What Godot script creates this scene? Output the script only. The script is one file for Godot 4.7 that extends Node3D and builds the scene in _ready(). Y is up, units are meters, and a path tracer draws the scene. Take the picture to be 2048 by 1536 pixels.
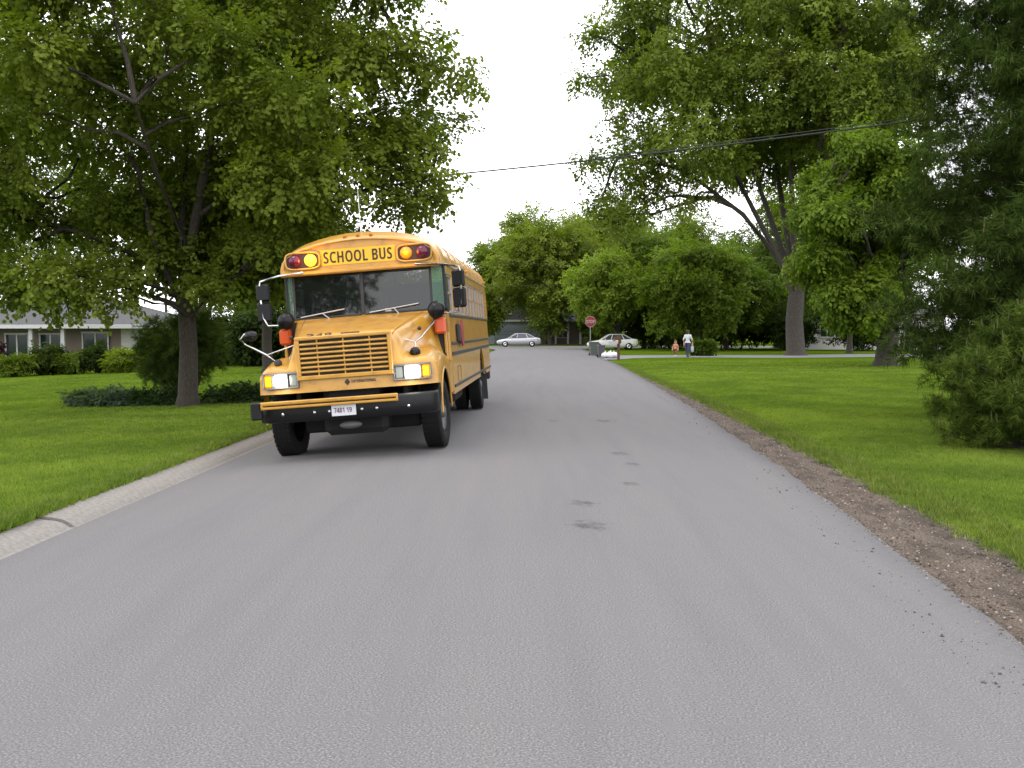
extends Node3D

# ------------------------------------------------------------------ helpers
var rng := RandomNumberGenerator.new()
var M := {}
var taken := {}
var sprig := {}

func P(x: float, y: float, d: float) -> Vector3:
	return Vector3(x, y, -d)

func lin(r: float, g: float, b: float) -> Color:
	return Color(r, g, b).linear_to_srgb()

func mat(c: Color, rough := 0.8, metal := 0.0) -> StandardMaterial3D:
	var m := StandardMaterial3D.new()
	m.albedo_color = c
	m.roughness = rough
	m.metallic = metal
	return m

func noise_image(size: int, freq: float, oct: int, sd: int, seamless := true) -> Image:
	var n := FastNoiseLite.new()
	n.seed = sd
	n.noise_type = FastNoiseLite.TYPE_SIMPLEX_SMOOTH
	n.frequency = freq
	n.fractal_octaves = oct
	n.fractal_gain = 0.6
	return n.get_seamless_image(size, size) if seamless else n.get_image(size, size)

func ramp_tex(im: Image, stops: Array) -> ImageTexture:
	# stops: [[pos, Color], ...] colours in sRGB
	var lut := []
	for i in 256:
		var t := i / 255.0
		var c: Color = stops[0][1]
		for k in stops.size() - 1:
			if t >= stops[k][0]:
				var f: float = clampf((t - stops[k][0]) / maxf(stops[k + 1][0] - stops[k][0], 0.0001), 0.0, 1.0)
				c = (stops[k][1] as Color).lerp(stops[k + 1][1], f)
		lut.append(c)
	var w := im.get_width()
	var h := im.get_height()
	im.convert(Image.FORMAT_L8)
	var src := im.get_data()
	var dst := PackedByteArray()
	dst.resize(w * h * 4)
	for i in w * h:
		var c: Color = lut[src[i]]
		dst[i * 4] = int(c.r * 255.0)
		dst[i * 4 + 1] = int(c.g * 255.0)
		dst[i * 4 + 2] = int(c.b * 255.0)
		dst[i * 4 + 3] = int(c.a * 255.0)
	return ImageTexture.create_from_image(Image.create_from_data(w, h, false, Image.FORMAT_RGBA8, dst))

func numbered(n: String) -> String:
	if not taken.has(n):
		taken[n] = 0
		return n
	taken[n] += 1
	return "%s_%03d" % [n, taken[n]]

func tag(o: Node3D, label: String, category: String, group := "", kind := "") -> Node3D:
	if label: o.set_meta("label", label)
	if category: o.set_meta("category", category)
	if group: o.set_meta("group", group)
	if kind: o.set_meta("kind", kind)
	return o

func thing(n: String, label: String, category: String, at := Vector3.ZERO, yaw := 0.0, group := "") -> Node3D:
	var o := Node3D.new()
	o.name = numbered(n)
	add_child(o)
	o.position = at
	o.rotation.y = yaw
	tag(o, label, category, group)
	return o

func new_st() -> SurfaceTool:
	var st := SurfaceTool.new()
	st.begin(Mesh.PRIMITIVE_TRIANGLES)
	st.set_smooth_group(0)
	return st

func part(n: String, st: SurfaceTool, m: Material, parent: Node3D, uv := false) -> MeshInstance3D:
	st.generate_normals()
	var o := MeshInstance3D.new()
	o.name = n
	o.mesh = st.commit()
	o.material_override = m
	parent.add_child(o, true)
	return o

func part_mesh(n: String, me: Mesh, m: Material, parent: Node3D, t := Transform3D()) -> MeshInstance3D:
	var o := MeshInstance3D.new()
	o.name = n
	o.mesh = me
	o.material_override = m
	o.transform = t
	parent.add_child(o, true)
	return o

func struct(n: String, st: SurfaceTool, m: Material) -> MeshInstance3D:
	var o := part(numbered(n), st, m, self)
	o.set_meta("kind", "structure")
	return o

func tri(st: SurfaceTool, a: Vector3, b: Vector3, c: Vector3, hint: Vector3) -> void:
	st.add_vertex(a)
	if (c - a).cross(b - a).dot(hint) >= 0.0:
		st.add_vertex(b); st.add_vertex(c)
	else:
		st.add_vertex(c); st.add_vertex(b)

func quad(st: SurfaceTool, a: Vector3, b: Vector3, c: Vector3, d: Vector3, hint: Vector3) -> void:
	tri(st, a, b, c, hint)
	tri(st, a, c, d, hint)

func box(st: SurfaceTool, c: Vector3, s: Vector3, bev := 0.0, basis := Basis()) -> void:
	# a box, its edges chamfered by bev
	st.set_smooth_group(-1)
	var h := s * 0.5
	var b := minf(bev, minf(h.x, minf(h.y, h.z)) * 0.95)
	var f := func(x, y, z): return c + basis * Vector3(x, y, z)
	var g := h - Vector3(b, b, b)
	for ax in 3:
		for sg in [-1.0, 1.0]:
			var pts := []
			for uv in [[-1, -1], [1, -1], [1, 1], [-1, 1]]:
				var v := Vector3()
				v[ax] = sg * h[ax]
				v[(ax + 1) % 3] = uv[0] * g[(ax + 1) % 3]
				v[(ax + 2) % 3] = uv[1] * g[(ax + 2) % 3]
				pts.append(c + basis * v)
			var nv := Vector3(); nv[ax] = sg
			quad(st, pts[0], pts[1], pts[2], pts[3], basis * nv)
	if b > 0.0:
		for ax in 3:
			var u := (ax + 1) % 3
			var w := (ax + 2) % 3
			for su in [-1.0, 1.0]:
				for sw in [-1.0, 1.0]:
					var p := []
					for k in [[-1, 0], [1, 0], [1, 1], [-1, 1]]:
						var v := Vector3()
						v[ax] = k[0] * g[ax]
						v[u] = su * (h[u] if k[1] == 0 else g[u])
						v[w] = sw * (g[w] if k[1] == 0 else h[w])
						p.append(c + basis * v)
					var nv := Vector3(); nv[u] = su; nv[w] = sw
					quad(st, p[0], p[1], p[2], p[3], basis * nv)
		for sx in [-1.0, 1.0]:
			for sy in [-1.0, 1.0]:
				for sz in [-1.0, 1.0]:
					tri(st, f.call(sx * h.x, sy * g.y, sz * g.z), f.call(sx * g.x, sy * h.y, sz * g.z), f.call(sx * g.x, sy * g.y, sz * h.z), basis * Vector3(sx, sy, sz))
	st.set_smooth_group(0)

func frame_of(dir: Vector3) -> Array:
	var up := Vector3.UP if absf(dir.y) < 0.9 else Vector3.RIGHT
	var u := dir.cross(up).normalized()
	return [u, u.cross(dir).normalized()]

func tube(st: SurfaceTool, pts: Array, radii: Array, sides := 8, caps := true) -> void:
	var rings := []
	for i in pts.size():
		var d: Vector3 = (pts[mini(i + 1, pts.size() - 1)] - pts[maxi(i - 1, 0)]).normalized()
		var fr := frame_of(d)
		var r: float = radii[i] if radii.size() > 1 else radii[0]
		var ring := []
		for k in sides:
			var a := TAU * k / sides
			ring.append(pts[i] + (fr[0] * cos(a) + fr[1] * sin(a)) * r)
		if i > 0:
			# keep neighbouring rings from twisting
			var best := 0
			var bd := 1e9
			for o in sides:
				var dd: float = ring[o].distance_squared_to(rings[i - 1][0])
				if dd < bd:
					bd = dd; best = o
			var rr := []
			for k in sides: rr.append(ring[(k + best) % sides])
			if sides > 2 and rr[1].distance_squared_to(rings[i - 1][1]) > rr[sides - 1].distance_squared_to(rings[i - 1][1]):
				var r2 := [rr[0]]
				for k in range(sides - 1, 0, -1): r2.append(rr[k])
				rr = r2
			ring = rr
		rings.append(ring)
	for i in pts.size() - 1:
		for k in sides:
			var k2 := (k + 1) % sides
			var mid: Vector3 = (rings[i][k] + rings[i][k2] + rings[i + 1][k]) / 3.0 - (pts[i] * 2.0 + pts[i + 1]) / 3.0
			quad(st, rings[i][k], rings[i][k2], rings[i + 1][k2], rings[i + 1][k], mid)
	if caps:
		st.set_smooth_group(-1)
		for e in [0, pts.size() - 1]:
			var outd: Vector3 = (pts[0] - pts[1]) if e == 0 else (pts[-1] - pts[-2])
			for k in range(1, sides - 1):
				tri(st, rings[e][0], rings[e][k], rings[e][k + 1], outd)
		st.set_smooth_group(0)

func lathe(st: SurfaceTool, prof: Array, sides: int, t: Transform3D, arc := TAU) -> void:
	# prof: Vector2(radius, along x), spun about local x; faces look away from the profile's middle
	var mid := Vector2()
	for p in prof: mid += p / prof.size()
	for i in prof.size() - 1:
		var p: Vector2 = prof[i]
		var q: Vector2 = prof[i + 1]
		var nrm := Vector2(-(q.y - p.y), q.x - p.x)
		if nrm.dot((p + q) * 0.5 - mid) < 0.0: nrm = -nrm
		for k in sides:
			var a0 := arc * k / sides
			var a1 := arc * (k + 1) / sides
			var am := (a0 + a1) * 0.5
			var f := func(v: Vector2, a: float): return t * Vector3(v.y, cos(a) * v.x, sin(a) * v.x)
			var hint: Vector3 = t.basis * Vector3(nrm.y, cos(am) * nrm.x, sin(am) * nrm.x)
			quad(st, f.call(p, a0), f.call(p, a1), f.call(q, a1), f.call(q, a0), hint)

func extrude(st: SurfaceTool, poly: PackedVector2Array, t: Transform3D, d0: float, d1: float) -> void:
	# polygon in local xy, from z=d0 to z=d1
	st.set_smooth_group(-1)
	var idx := Geometry2D.triangulate_polygon(poly)
	for i in range(0, idx.size(), 3):
		for e in [[d0, -1.0], [d1, 1.0]]:
			var z: float = e[0]
			tri(st, t * Vector3(poly[idx[i]].x, poly[idx[i]].y, z), t * Vector3(poly[idx[i + 1]].x, poly[idx[i + 1]].y, z), t * Vector3(poly[idx[i + 2]].x, poly[idx[i + 2]].y, z), t.basis * Vector3(0, 0, (d1 - d0) * e[1]))
	var cw := Geometry2D.is_polygon_clockwise(poly)
	for i in poly.size():
		var a := poly[i]
		var b := poly[(i + 1) % poly.size()]
		var e := b - a
		var n := Vector2(e.y, -e.x) * (-1.0 if cw else 1.0)
		quad(st, t * Vector3(a.x, a.y, d0), t * Vector3(b.x, b.y, d0), t * Vector3(b.x, b.y, d1), t * Vector3(a.x, a.y, d1), t.basis * Vector3(n.x, n.y, 0))
	st.set_smooth_group(0)

func text(parent: Node3D, n: String, s: String, h: float, w: float, m: Material, t: Transform3D, serif := false) -> MeshInstance3D:
	# lettering, h high and w wide, centred, facing local +z
	var tm := TextMesh.new()
	var f := SystemFont.new()
	f.font_names = PackedStringArray(["Droid Serif" if serif else "Droid Sans"])
	f.font_weight = 700
	tm.font = f
	tm.text = s
	tm.font_size = 64
	tm.pixel_size = 0.01
	tm.depth = 0.02
	var bb := tm.get_aabb()
	var sc := Vector3(w / maxf(bb.size.x, 0.01), h / maxf(bb.size.y, 0.01), 0.2)
	var c := bb.get_center()
	var tt := t * Transform3D(Basis.from_scale(sc), -Vector3(c.x * sc.x, c.y * sc.y, 0))
	return part_mesh(n, tm, m, parent, tt)

# ------------------------------------------------------------------ the lie of the land
const RE := [[-40, 0.9], [0, 2.7], [6, 3.09], [8.5, 3.32], [12.7, 3.65], [17.3, 3.94], [24.9, 4.43], [35.9, 4.94], [52, 5.6], [70, 6.1], [92, 6.7], [102, 8.6], [108, 12.0], [700, 12.0]]
const LE := [[-40, -5.6], [0, -4.5], [8.3, -4.28], [10.2, -4.24], [13.3, -4.16], [16.4, -4.12], [24.9, -3.75], [36, -3.25], [52, -2.6], [70, -2.1], [92, -1.5], [102, -3.4], [108, -6.0], [700, -6.0]]

func along(tb: Array, d: float) -> float:
	if d <= tb[0][0]: return tb[0][1]
	for i in tb.size() - 1:
		if d <= tb[i + 1][0]:
			return lerpf(tb[i][1], tb[i + 1][1], (d - tb[i][0]) / float(tb[i + 1][0] - tb[i][0]))
	return tb[-1][1]

func shoulder(d: float) -> float: # width of the gravel strip
	return clampf(remap(d, 8.0, 40.0, 1.0, 0.26), 0.24, 1.05)

func road_h(x: float, d: float) -> float:
	var l := along(LE, d)
	var r := along(RE, d)
	var hw := (r - l) * 0.5
	var u := clampf((x - (l + r) * 0.5) / hw, -1.0, 1.0)
	var fl := smoothstep(60.0, 100.0, d)
	return lerpf(-0.21 * u * u, -0.19, fl)

func ground_h(x: float, d: float) -> float:
	var l := along(LE, d)
	var r := along(RE, d)
	var fl := smoothstep(60.0, 100.0, d)
	var h := 0.0
	if x < l:
		h = -0.075 - 0.026 * minf(l - x, 30.0)
	else:
		var s := maxf(x - r, 0.0)
		h = -0.225 + 0.06 * smoothstep(0.3, 2.2, s) + 0.004 * minf(s, 20.0)
	h = lerpf(h, -0.2 - 0.01 * clampf(-x - 6.0, 0.0, 30.0), fl)
	return h + 0.035 * sin(x * 0.31 + d * 0.13) * sin(d * 0.21 - x * 0.17) * smoothstep(2.0, 7.0, maxf(l - x, x - r))

# ------------------------------------------------------------------ leaves and trees
func leaf_fan(st: SurfaceTool, base: Vector3, dir: Vector3, nrm: Vector3, length: float, shape: Array) -> void:
	# shape: outline half as [along, across], mirrored; slightly folded along the midrib
	var side := dir.cross(nrm).normalized()
	var tip := base + dir * length - nrm * length * 0.08
	for s in [-1.0, 1.0]:
		var prev := base
		for q in shape:
			var p: Vector3 = base + dir * length * q[0] + side * s * length * q[1] - nrm * length * 0.12 * absf(q[1])
			if prev != base: tri(st, base, prev, p, nrm)
			prev = p
		tri(st, base, prev, tip, nrm)

const MAPLE := [[0.1, 0.44], [0.36, 0.22], [0.58, 0.46]]
const OVAL := [[0.15, 0.2], [0.45, 0.3], [0.8, 0.16]]

func make_sprig(n_leaves: int, span: float, leaf: float, shape: Array, sd: int) -> ArrayMesh:
	var r := RandomNumberGenerator.new()
	r.seed = sd
	var st := new_st()
	st.set_smooth_group(-1)
	for i in n_leaves:
		var t := (i + 0.5) / n_leaves
		var sgn := -1.0 if i % 2 == 0 else 1.0
		var p := Vector3(span * (t - 0.3), r.randf_range(-0.1, 0.1) * span, r.randf_range(-0.22, 0.22) * span)
		var d := Vector3(r.randf_range(0.1, 0.9), r.randf_range(-0.6, 0.05), sgn * r.randf_range(0.3, 1.0)).normalized()
		var nr := (Vector3(0, 1, 0) + Vector3(r.randf_range(-0.6, 0.6), 0, r.randf_range(-0.6, 0.6))).normalized()
		nr = (nr - d * nr.dot(d)).normalized()
		leaf_fan(st, p, d, nr, leaf * r.randf_range(0.75, 1.25), shape)
	st.generate_normals()
	return st.commit()

func make_needles(n: int, length: float, needle: float, width: float, sd: int) -> ArrayMesh:
	var r := RandomNumberGenerator.new()
	r.seed = sd
	var st := new_st()
	st.set_smooth_group(-1)
	for i in n:
		var t := r.randf()
		var a := r.randf() * TAU
		var p := Vector3(length * (t - 0.4), 0, 0)
		var d := Vector3(r.randf_range(0.35, 1.0) , cos(a), sin(a)).normalized()
		var w := d.cross(Vector3(r.randf() - 0.5, r.randf() - 0.5, r.randf() - 0.5)).normalized() * width * 0.5
		tri(st, p - w, p + w, p + d * needle * r.randf_range(0.7, 1.2), Vector3.UP)
	st.generate_normals()
	return st.commit()

func make_tuft(n: int, h: float, w: float, sd: int) -> ArrayMesh:
	var r := RandomNumberGenerator.new()
	r.seed = sd
	var st := new_st()
	st.set_smooth_group(-1)
	for i in n:
		var a := r.randf() * TAU
		var p := Vector3(r.randf_range(-0.05, 0.05), -0.01, r.randf_range(-0.05, 0.05))
		var side := Vector3(cos(a), 0, sin(a)) * w * 0.5
		var lean := Vector3(r.randf_range(-0.5, 0.5), 1, r.randf_range(-0.5, 0.5)) * h * r.randf_range(0.6, 1.2)
		tri(st, p - side, p + side, p + lean, Vector3.UP)
	st.generate_normals()
	return st.commit()

func put_copies(n: String, me: Mesh, m: Material, buf: PackedFloat32Array, parent: Node3D) -> MultiMeshInstance3D:
	var mm := MultiMesh.new()
	mm.transform_format = MultiMesh.TRANSFORM_3D
	mm.use_colors = true
	mm.mesh = me
	mm.instance_count = buf.size() / 16
	mm.buffer = buf
	var o := MultiMeshInstance3D.new()
	o.name = n
	o.multimesh = mm
	o.material_override = m
	o.set_meta("kind", "stuff")
	parent.add_child(o, true)
	return o

func push(buf: PackedFloat32Array, i: int, b: Basis, o: Vector3, c: Color) -> void:
	var k := i * 16
	buf[k] = b.x.x; buf[k + 1] = b.y.x; buf[k + 2] = b.z.x; buf[k + 3] = o.x
	buf[k + 4] = b.x.y; buf[k + 5] = b.y.y; buf[k + 6] = b.z.y; buf[k + 7] = o.y
	buf[k + 8] = b.x.z; buf[k + 9] = b.y.z; buf[k + 10] = b.z.z; buf[k + 11] = o.z
	buf[k + 12] = c.r; buf[k + 13] = c.g; buf[k + 14] = c.b; buf[k + 15] = 1.0

func rnd3() -> Vector3:
	return Vector3(rng.randf_range(-1, 1), rng.randf_range(-1, 1), rng.randf_range(-1, 1))

func foliage(parent: Node3D, n: String, lobes: Array, count: int, me: Mesh, size: float, pal: Array, droop := 0.3, m: Material = null) -> void:
	# lobes: [centre, radii]; pal: [colour A, colour B] linear
	var total := 0.0
	for l in lobes:
		var v: Vector3 = l[1]
		total += pow(v.x * v.y * v.z, 0.72)
	var buf := PackedFloat32Array()
	buf.resize((count + lobes.size()) * 16)
	var i := 0
	for l in lobes:
		var v: Vector3 = l[1]
		var k := int(round(count * pow(v.x * v.y * v.z, 0.72) / total))
		var tone := rng.randf()
		for q in k:
			if i >= count + lobes.size(): break
			var d := rnd3()
			while d.length_squared() > 1.0 or d.length_squared() < 0.01: d = rnd3()
			d = d.normalized()
			var rr := pow(rng.randf(), 0.42) * rng.randf_range(0.85, 1.12)
			var p: Vector3 = l[0] + d * rr * v
			var ax := (d * 0.9 + rnd3() * 0.55 + Vector3(0, -droop, 0)).normalized()
			var up := (Vector3.UP + rnd3() * 0.6 + d * 0.35).normalized()
			var zz := ax.cross(up)
			if zz.length_squared() < 0.01: zz = ax.cross(Vector3.RIGHT)
			zz = zz.normalized()
			var yy := zz.cross(ax)
			var s := size * rng.randf_range(0.7, 1.35)
			var c: Color = (pal[0] as Color).lerp(pal[1], clampf(0.5 * tone + 0.5 * rng.randf() + rng.randf_range(-0.2, 0.2), 0.0, 1.0))
			push(buf, i, Basis(ax * s, yy * s, zz * s), p, c)
			i += 1
	buf.resize(i * 16)
	put_copies(n, me, m if m else M.leaf, buf, parent)

func bent(a: Vector3, b: Vector3, n: int, sag: float, wob: float) -> Array:
	var out := []
	for i in n + 1:
		var t := float(i) / n
		var p := a.lerp(b, t)
		p.y += sag * sin(t * PI)
		if i > 0 and i < n: p += rnd3() * wob
		out.append(p)
	return out

func tree(n: String, label: String, group: String, at: Vector3, c: Dictionary) -> Node3D:
	rng.seed = c.seed
	var t := thing(n, label, c.get("category", "tree"), at, 0.0, group)
	var R: Vector3 = c.r
	var C: Vector3 = c.c
	var lobes := []
	var tries := 0
	while lobes.size() < c.lobes and tries < 6000:
		tries += 1
		var d := rnd3()
		if d.length_squared() > 1.0: continue
		var rr := d.length()
		if rr < c.get("hollow", 0.35) : continue
		var p := C + d * R * 0.86
		if p.y < c.get("low", 1.0): continue
		if c.has("keep") and not c.keep.call(p): continue
		var ok := true
		for l in lobes:
			if l[0].distance_to(p) < c.get("apart", 0.9) * R.x * 0.2: ok = false; break
		if not ok: continue
		var q: float = rng.randf_range(c.lr[0], c.lr[1])
		lobes.append([p, Vector3(q, q * c.get("flat", 0.62), q)])
	for l in c.get("extra", []): lobes.append(l)
	# trunk
	var tr: float = c.trunk
	var fork: float = c.fork
	var st := new_st()
	var top: Vector3 = c.get("top", Vector3(C.x * 0.6, C.y, C.z * 0.6))
	var tp := [Vector3(0, -0.25, 0), Vector3(0, 0.0, 0), Vector3(0, 0.25, 0), Vector3(0, fork * 0.55, 0) + rnd3() * tr * 0.25, Vector3(0, fork, 0)]
	var trr := [tr * 1.75, tr * 1.5, tr * 1.12, tr, tr * 0.92]
	var limbs := []
	if not c.has("limbs"):
		tp += bent(Vector3(0, fork, 0), top, 4, 0.0, tr * 0.8).slice(1)
		trr += [tr * 0.7, tr * 0.5, tr * 0.33, tr * 0.18]
	tube(st, tp, trr, 10)
	var tm := part("trunk", st, M[c.get("bark", "bark")], t)
	if c.has("limbs"):
		for l in c.limbs: limbs.append(l)
	else:
		for k in c.get("k", 5):
			var a = TAU * (k + rng.randf_range(-0.2, 0.2)) / c.get("k", 5)
			var e := C + Vector3(cos(a) * R.x * 0.62, R.y * rng.randf_range(-0.3, 0.3), sin(a) * R.z * 0.62)
			limbs.append([bent(Vector3(0, fork * rng.randf_range(0.8, 1.05), 0), e, 5, R.y * 0.08, tr * 0.5), tr * 0.45])
	var sts := []
	for l in limbs:
		var s := new_st()
		var radii := []
		for i in l[0].size(): radii.append(lerpf(l[1], l[1] * 0.25, float(i) / (l[0].size() - 1)))
		tube(s, l[0], radii, 7)
		sts.append(s)
	var stations := []   # points a twig may leave each limb from
	for l in limbs:
		var ps := []
		for i in range(1, l[0].size()):
			for q in 5: ps.append(l[0][i - 1].lerp(l[0][i], (q + 1) / 5.0))
		stations.append(ps)
	for lo in lobes:
		var best := 1e9
		var bi := 0
		var bp := Vector3()
		for li in limbs.size():
			for p in stations[li]:
				var dd: float = p.distance_to(lo[0]) + maxf(0.0, p.y - lo[0].y + 0.5) * 1.2
				if dd < best: best = dd; bi = li; bp = p
		var br = clampf(best * 0.014, 0.012, 0.09) * c.get("branch", 1.0)
		tube(sts[bi], bent(bp, lo[0], 4, best * 0.06, best * 0.05), [br * 1.6, br * 1.3, br, br * 0.8, br * 0.4], 5)
	for i in sts.size():
		part("limb", sts[i], M[c.get("bark", "bark")], t)
	foliage(t, "crown", lobes, c.n, c.mesh, c.size, c.pal, c.get("droop", 0.3), c.get("mat", null))
	return t

func conifer(n: String, label: String, group: String, at: Vector3, c: Dictionary) -> Node3D:
	rng.seed = c.seed
	var t := thing(n, label, "pine tree", at, 0.0, group)
	var H: float = c.h
	var st := new_st()
	tube(st, [Vector3(0, -0.2, 0), Vector3(0, 0.3, 0), Vector3(0, H * 0.5, 0), Vector3(0, H * 0.97, 0)], [c.trunk * 1.3, c.trunk, c.trunk * 0.6, 0.02], 9)
	part("trunk", st, M.bark, t)
	var lobes := []
	var candles := PackedFloat32Array()
	var cand := []
	var y: float = c.low
	while y < H:
		var f = (y - c.low) / (H - c.low)
		var reach: float = c.reach * (1.0 - pow(f, 1.35)) * (0.82 + 0.18 * minf(1.0, f * 6.0)) + 0.12
		var s := new_st()
		var k0 := rng.randf() * TAU
		var nb: int = c.get("per", 6)
		for k in nb:
			var a := k0 + TAU * (k + rng.randf_range(-0.25, 0.25)) / nb
			var L := reach * rng.randf_range(0.72, 1.12)
			var rise: float = c.get("rise", 0.12)
			var e := Vector3(cos(a) * L, y + L * (rise * rng.randf_range(0.2, 1.5)), sin(a) * L)
			var pts := bent(Vector3(0, y - L * 0.05, 0), e, 4, -L * 0.05, L * 0.03)
			tube(s, pts, [0.02 + L * 0.012, 0.015 + L * 0.008, 0.012, 0.01, 0.006], 5)
			var steps := maxi(2, int(L / c.get("step", 0.55)))
			for q in steps:
				var tt := lerpf(0.3, 1.0, (q + 0.5) / steps)
				var pp: Vector3 = Vector3(0, y, 0).lerp(e, tt)
				var w: float = c.get("clump", 0.5) * lerpf(0.75, 1.15, rng.randf()) * (0.5 + 0.5 * minf(1.0, L / 1.5))
				var sidew := Vector3(-sin(a), 0, cos(a)) * rng.randf_range(-0.5, 0.5) * w
				lobes.append([pp + sidew + Vector3(0, 0.05, 0), Vector3(w, w * 0.55, w)])
				if rng.randf() < 0.55: cand.append(pp + sidew + Vector3(rng.randf_range(-0.3, 0.3) * w, w * 0.5, rng.randf_range(-0.3, 0.3) * w))
			cand.append(e + Vector3(0, 0.1, 0))
		part("branch_whorl", s, M.bark, t)
		y += c.get("gap", 0.6) * rng.randf_range(0.8, 1.2)
	lobes.append([Vector3(0, H - 0.15, 0), Vector3(0.15, 0.3, 0.15)])
	foliage(t, "needles", lobes, c.n, c.mesh, c.get("size", 1.0), c.pal, -0.15, M.needle)
	var cb := PackedFloat32Array()
	cb.resize(cand.size() * 16)
	for i in cand.size():
		var up := (Vector3.UP + rnd3() * 0.12).normalized()
		var sz: float = rng.randf_range(0.7, 1.3) * c.get("candle", 1.0)
		var x := up.cross(Vector3.BACK).normalized()
		push(cb, i, Basis(x * sz, up * sz, x.cross(up) * sz), cand[i], Color(0.07, 0.09, 0.03).lerp(Color(0.11, 0.1, 0.05), rng.randf()))
	put_copies("shoots", sprig.candle, M.needle, cb, t)
	return t

func shrub(n: String, label: String, group: String, at: Vector3, r: Vector3, count: int, me: Mesh, size: float, pal: Array, sd: int, lobes_n := 14) -> Node3D:
	rng.seed = sd
	var t := thing(n, label, "shrub", at, 0.0, group)
	var lobes := []
	var st := new_st()
	for k in lobes_n:
		var d := rnd3()
		while d.length_squared() > 1.0: d = rnd3()
		d = d.normalized() * pow(rng.randf(), 0.4)
		var p := Vector3(d.x * r.x * 0.72, r.y * (0.5 + 0.36 * d.y), d.z * r.z * 0.72)
		var q := rng.randf_range(0.3, 0.45)
		lobes.append([p, Vector3(r.x * q, r.y * q * 0.55, r.z * q)])
		tube(st, bent(Vector3(d.x * 0.1, -0.05, d.z * 0.1), p, 3, 0.0, 0.03), [0.025, 0.02, 0.014, 0.008], 5)
	part("stems", st, M.bark, t)
	foliage(t, "foliage", lobes, count, me, size, pal, 0.1)
	return t

# ------------------------------------------------------------------ the school bus
# own axes: front axle at z = 0 on the ground, +z towards its front, +x its left (driver's) side
func hood_y(x: float, z: float) -> float:
	var t := clampf((0.95 - z) / 1.6, 0.0, 1.0)
	var wc := lerpf(0.70, 1.06, pow(t, 1.25))
	var hc := lerpf(1.69, 1.99, pow(t, 0.85)) - 0.03 * pow(absf(x) / wc, 2.0)
	hc -= 0.055 * pow(clampf((z - 0.72) / 0.23, 0.0, 1.0), 2.0)
	var yf := 1.44 - 0.17 * pow(clampf((z - 0.15) / 0.8, 0.0, 1.0), 1.8) - 0.07 * clampf((-0.1 - z) / 0.5, 0.0, 1.0)
	var ax := absf(x)
	yf -= 0.14 * pow(clampf((ax - 1.05) / 0.19, 0.0, 1.0), 2.2)
	var s := smoothstep(wc - 0.05, wc + 0.13, ax)
	return lerpf(hc, yf, s)

func front_z(x: float) -> float:
	return 0.95 - 0.02 * pow(absf(x) / 0.7, 2.0) - 0.11 * pow(clampf((absf(x) - 0.7) / 0.54, 0.0, 1.0), 2.0)

func wheel(parent: Node3D, n: String, at: Vector3, side: float, r: float, w: float, dual := false, steer := 0.0) -> void:
	var o := Node3D.new()
	o.name = n
	parent.add_child(o, true)
	o.position = at
	o.rotation.y = steer
	var sx := Basis.from_scale(Vector3(side, 1, 1)) if side > 0 else Basis(Vector3.UP, PI)
	for k in (2 if dual else 1):
		var st := new_st()
		var off := -k * (w + 0.06)
		var t := Transform3D(sx, sx * Vector3(off, 0, 0))
		var pr := []
		for q in [[0.29, 0.40], [0.33, 0.47], [0.40, 0.5], [0.455, 0.485], [0.487, 0.43], [0.5, 0.36], [0.502, 0.2], [0.504, 0.0], [0.502, -0.2], [0.5, -0.36], [0.487, -0.43], [0.455, -0.485], [0.40, -0.5], [0.33, -0.47], [0.29, -0.40]]:
			pr.append(Vector2(q[0] / 0.504 * r, q[1] * w))
		lathe(st, pr, 40, t)
		# tread blocks
		for q in 40:
			var a := TAU * q / 40
			for e in [-0.34, -0.12, 0.12, 0.34]:
				var b: Basis = sx * Basis(Vector3.RIGHT, a)
				box(st, t.origin + b * Vector3(e * w, r * 0.995, 0), Vector3(w * 0.19, 0.016, r * 0.11), 0.0, b)
		part("tyre", st, M.tyre, o)
		st = new_st()
		if k == 0:
			lathe(st, [Vector2(r * 0.58, 0.36 * w), Vector2(r * 0.54, 0.41 * w), Vector2(r * 0.5, 0.2 * w), Vector2(r * 0.34, 0.1 * w if not dual else -0.25 * w), Vector2(r * 0.2, 0.12 * w if not dual else -0.2 * w), Vector2(0.0, 0.14 * w)], 28, t)
			part("rim", st, M.rim, o)
			st = new_st()
			lathe(st, [Vector2(r * 0.19, 0.05 * w), Vector2(r * 0.18, 0.42 * w), Vector2(r * 0.12, 0.5 * w), Vector2(0, 0.52 * w)], 18, t)
			for q in 10:
				var a := TAU * q / 10
				var b: Basis = sx * Basis(Vector3.RIGHT, a)
				box(st, t.origin + b * Vector3(0.14 * w, r * 0.27, 0), Vector3(0.05, 0.03, 0.03), 0.004, b)
			part("hub", st, M.rim, o)

func roof_pts(k := 1.0) -> Array:
	# half the roof's outline from the eave to the crown: x, y
	return [[1.25, 2.62], [1.245, 2.74], [1.215, 2.86], [1.15, 2.965], [1.04, 3.055], [0.88, 3.13], [0.68, 3.19], [0.46, 3.235], [0.23, 3.262], [0.0, 3.272]]

func ring_of(sc: float, y0: float, ys: float) -> Array:
	var h := roof_pts()
	var out := []
	for p in h: out.append(Vector2(p[0] * sc, y0 + (p[1] - 2.62) * ys))
	for i in range(h.size() - 2, -1, -1): out.append(Vector2(-h[i][0] * sc, y0 + (h[i][1] - 2.62) * ys))
	return out

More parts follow.
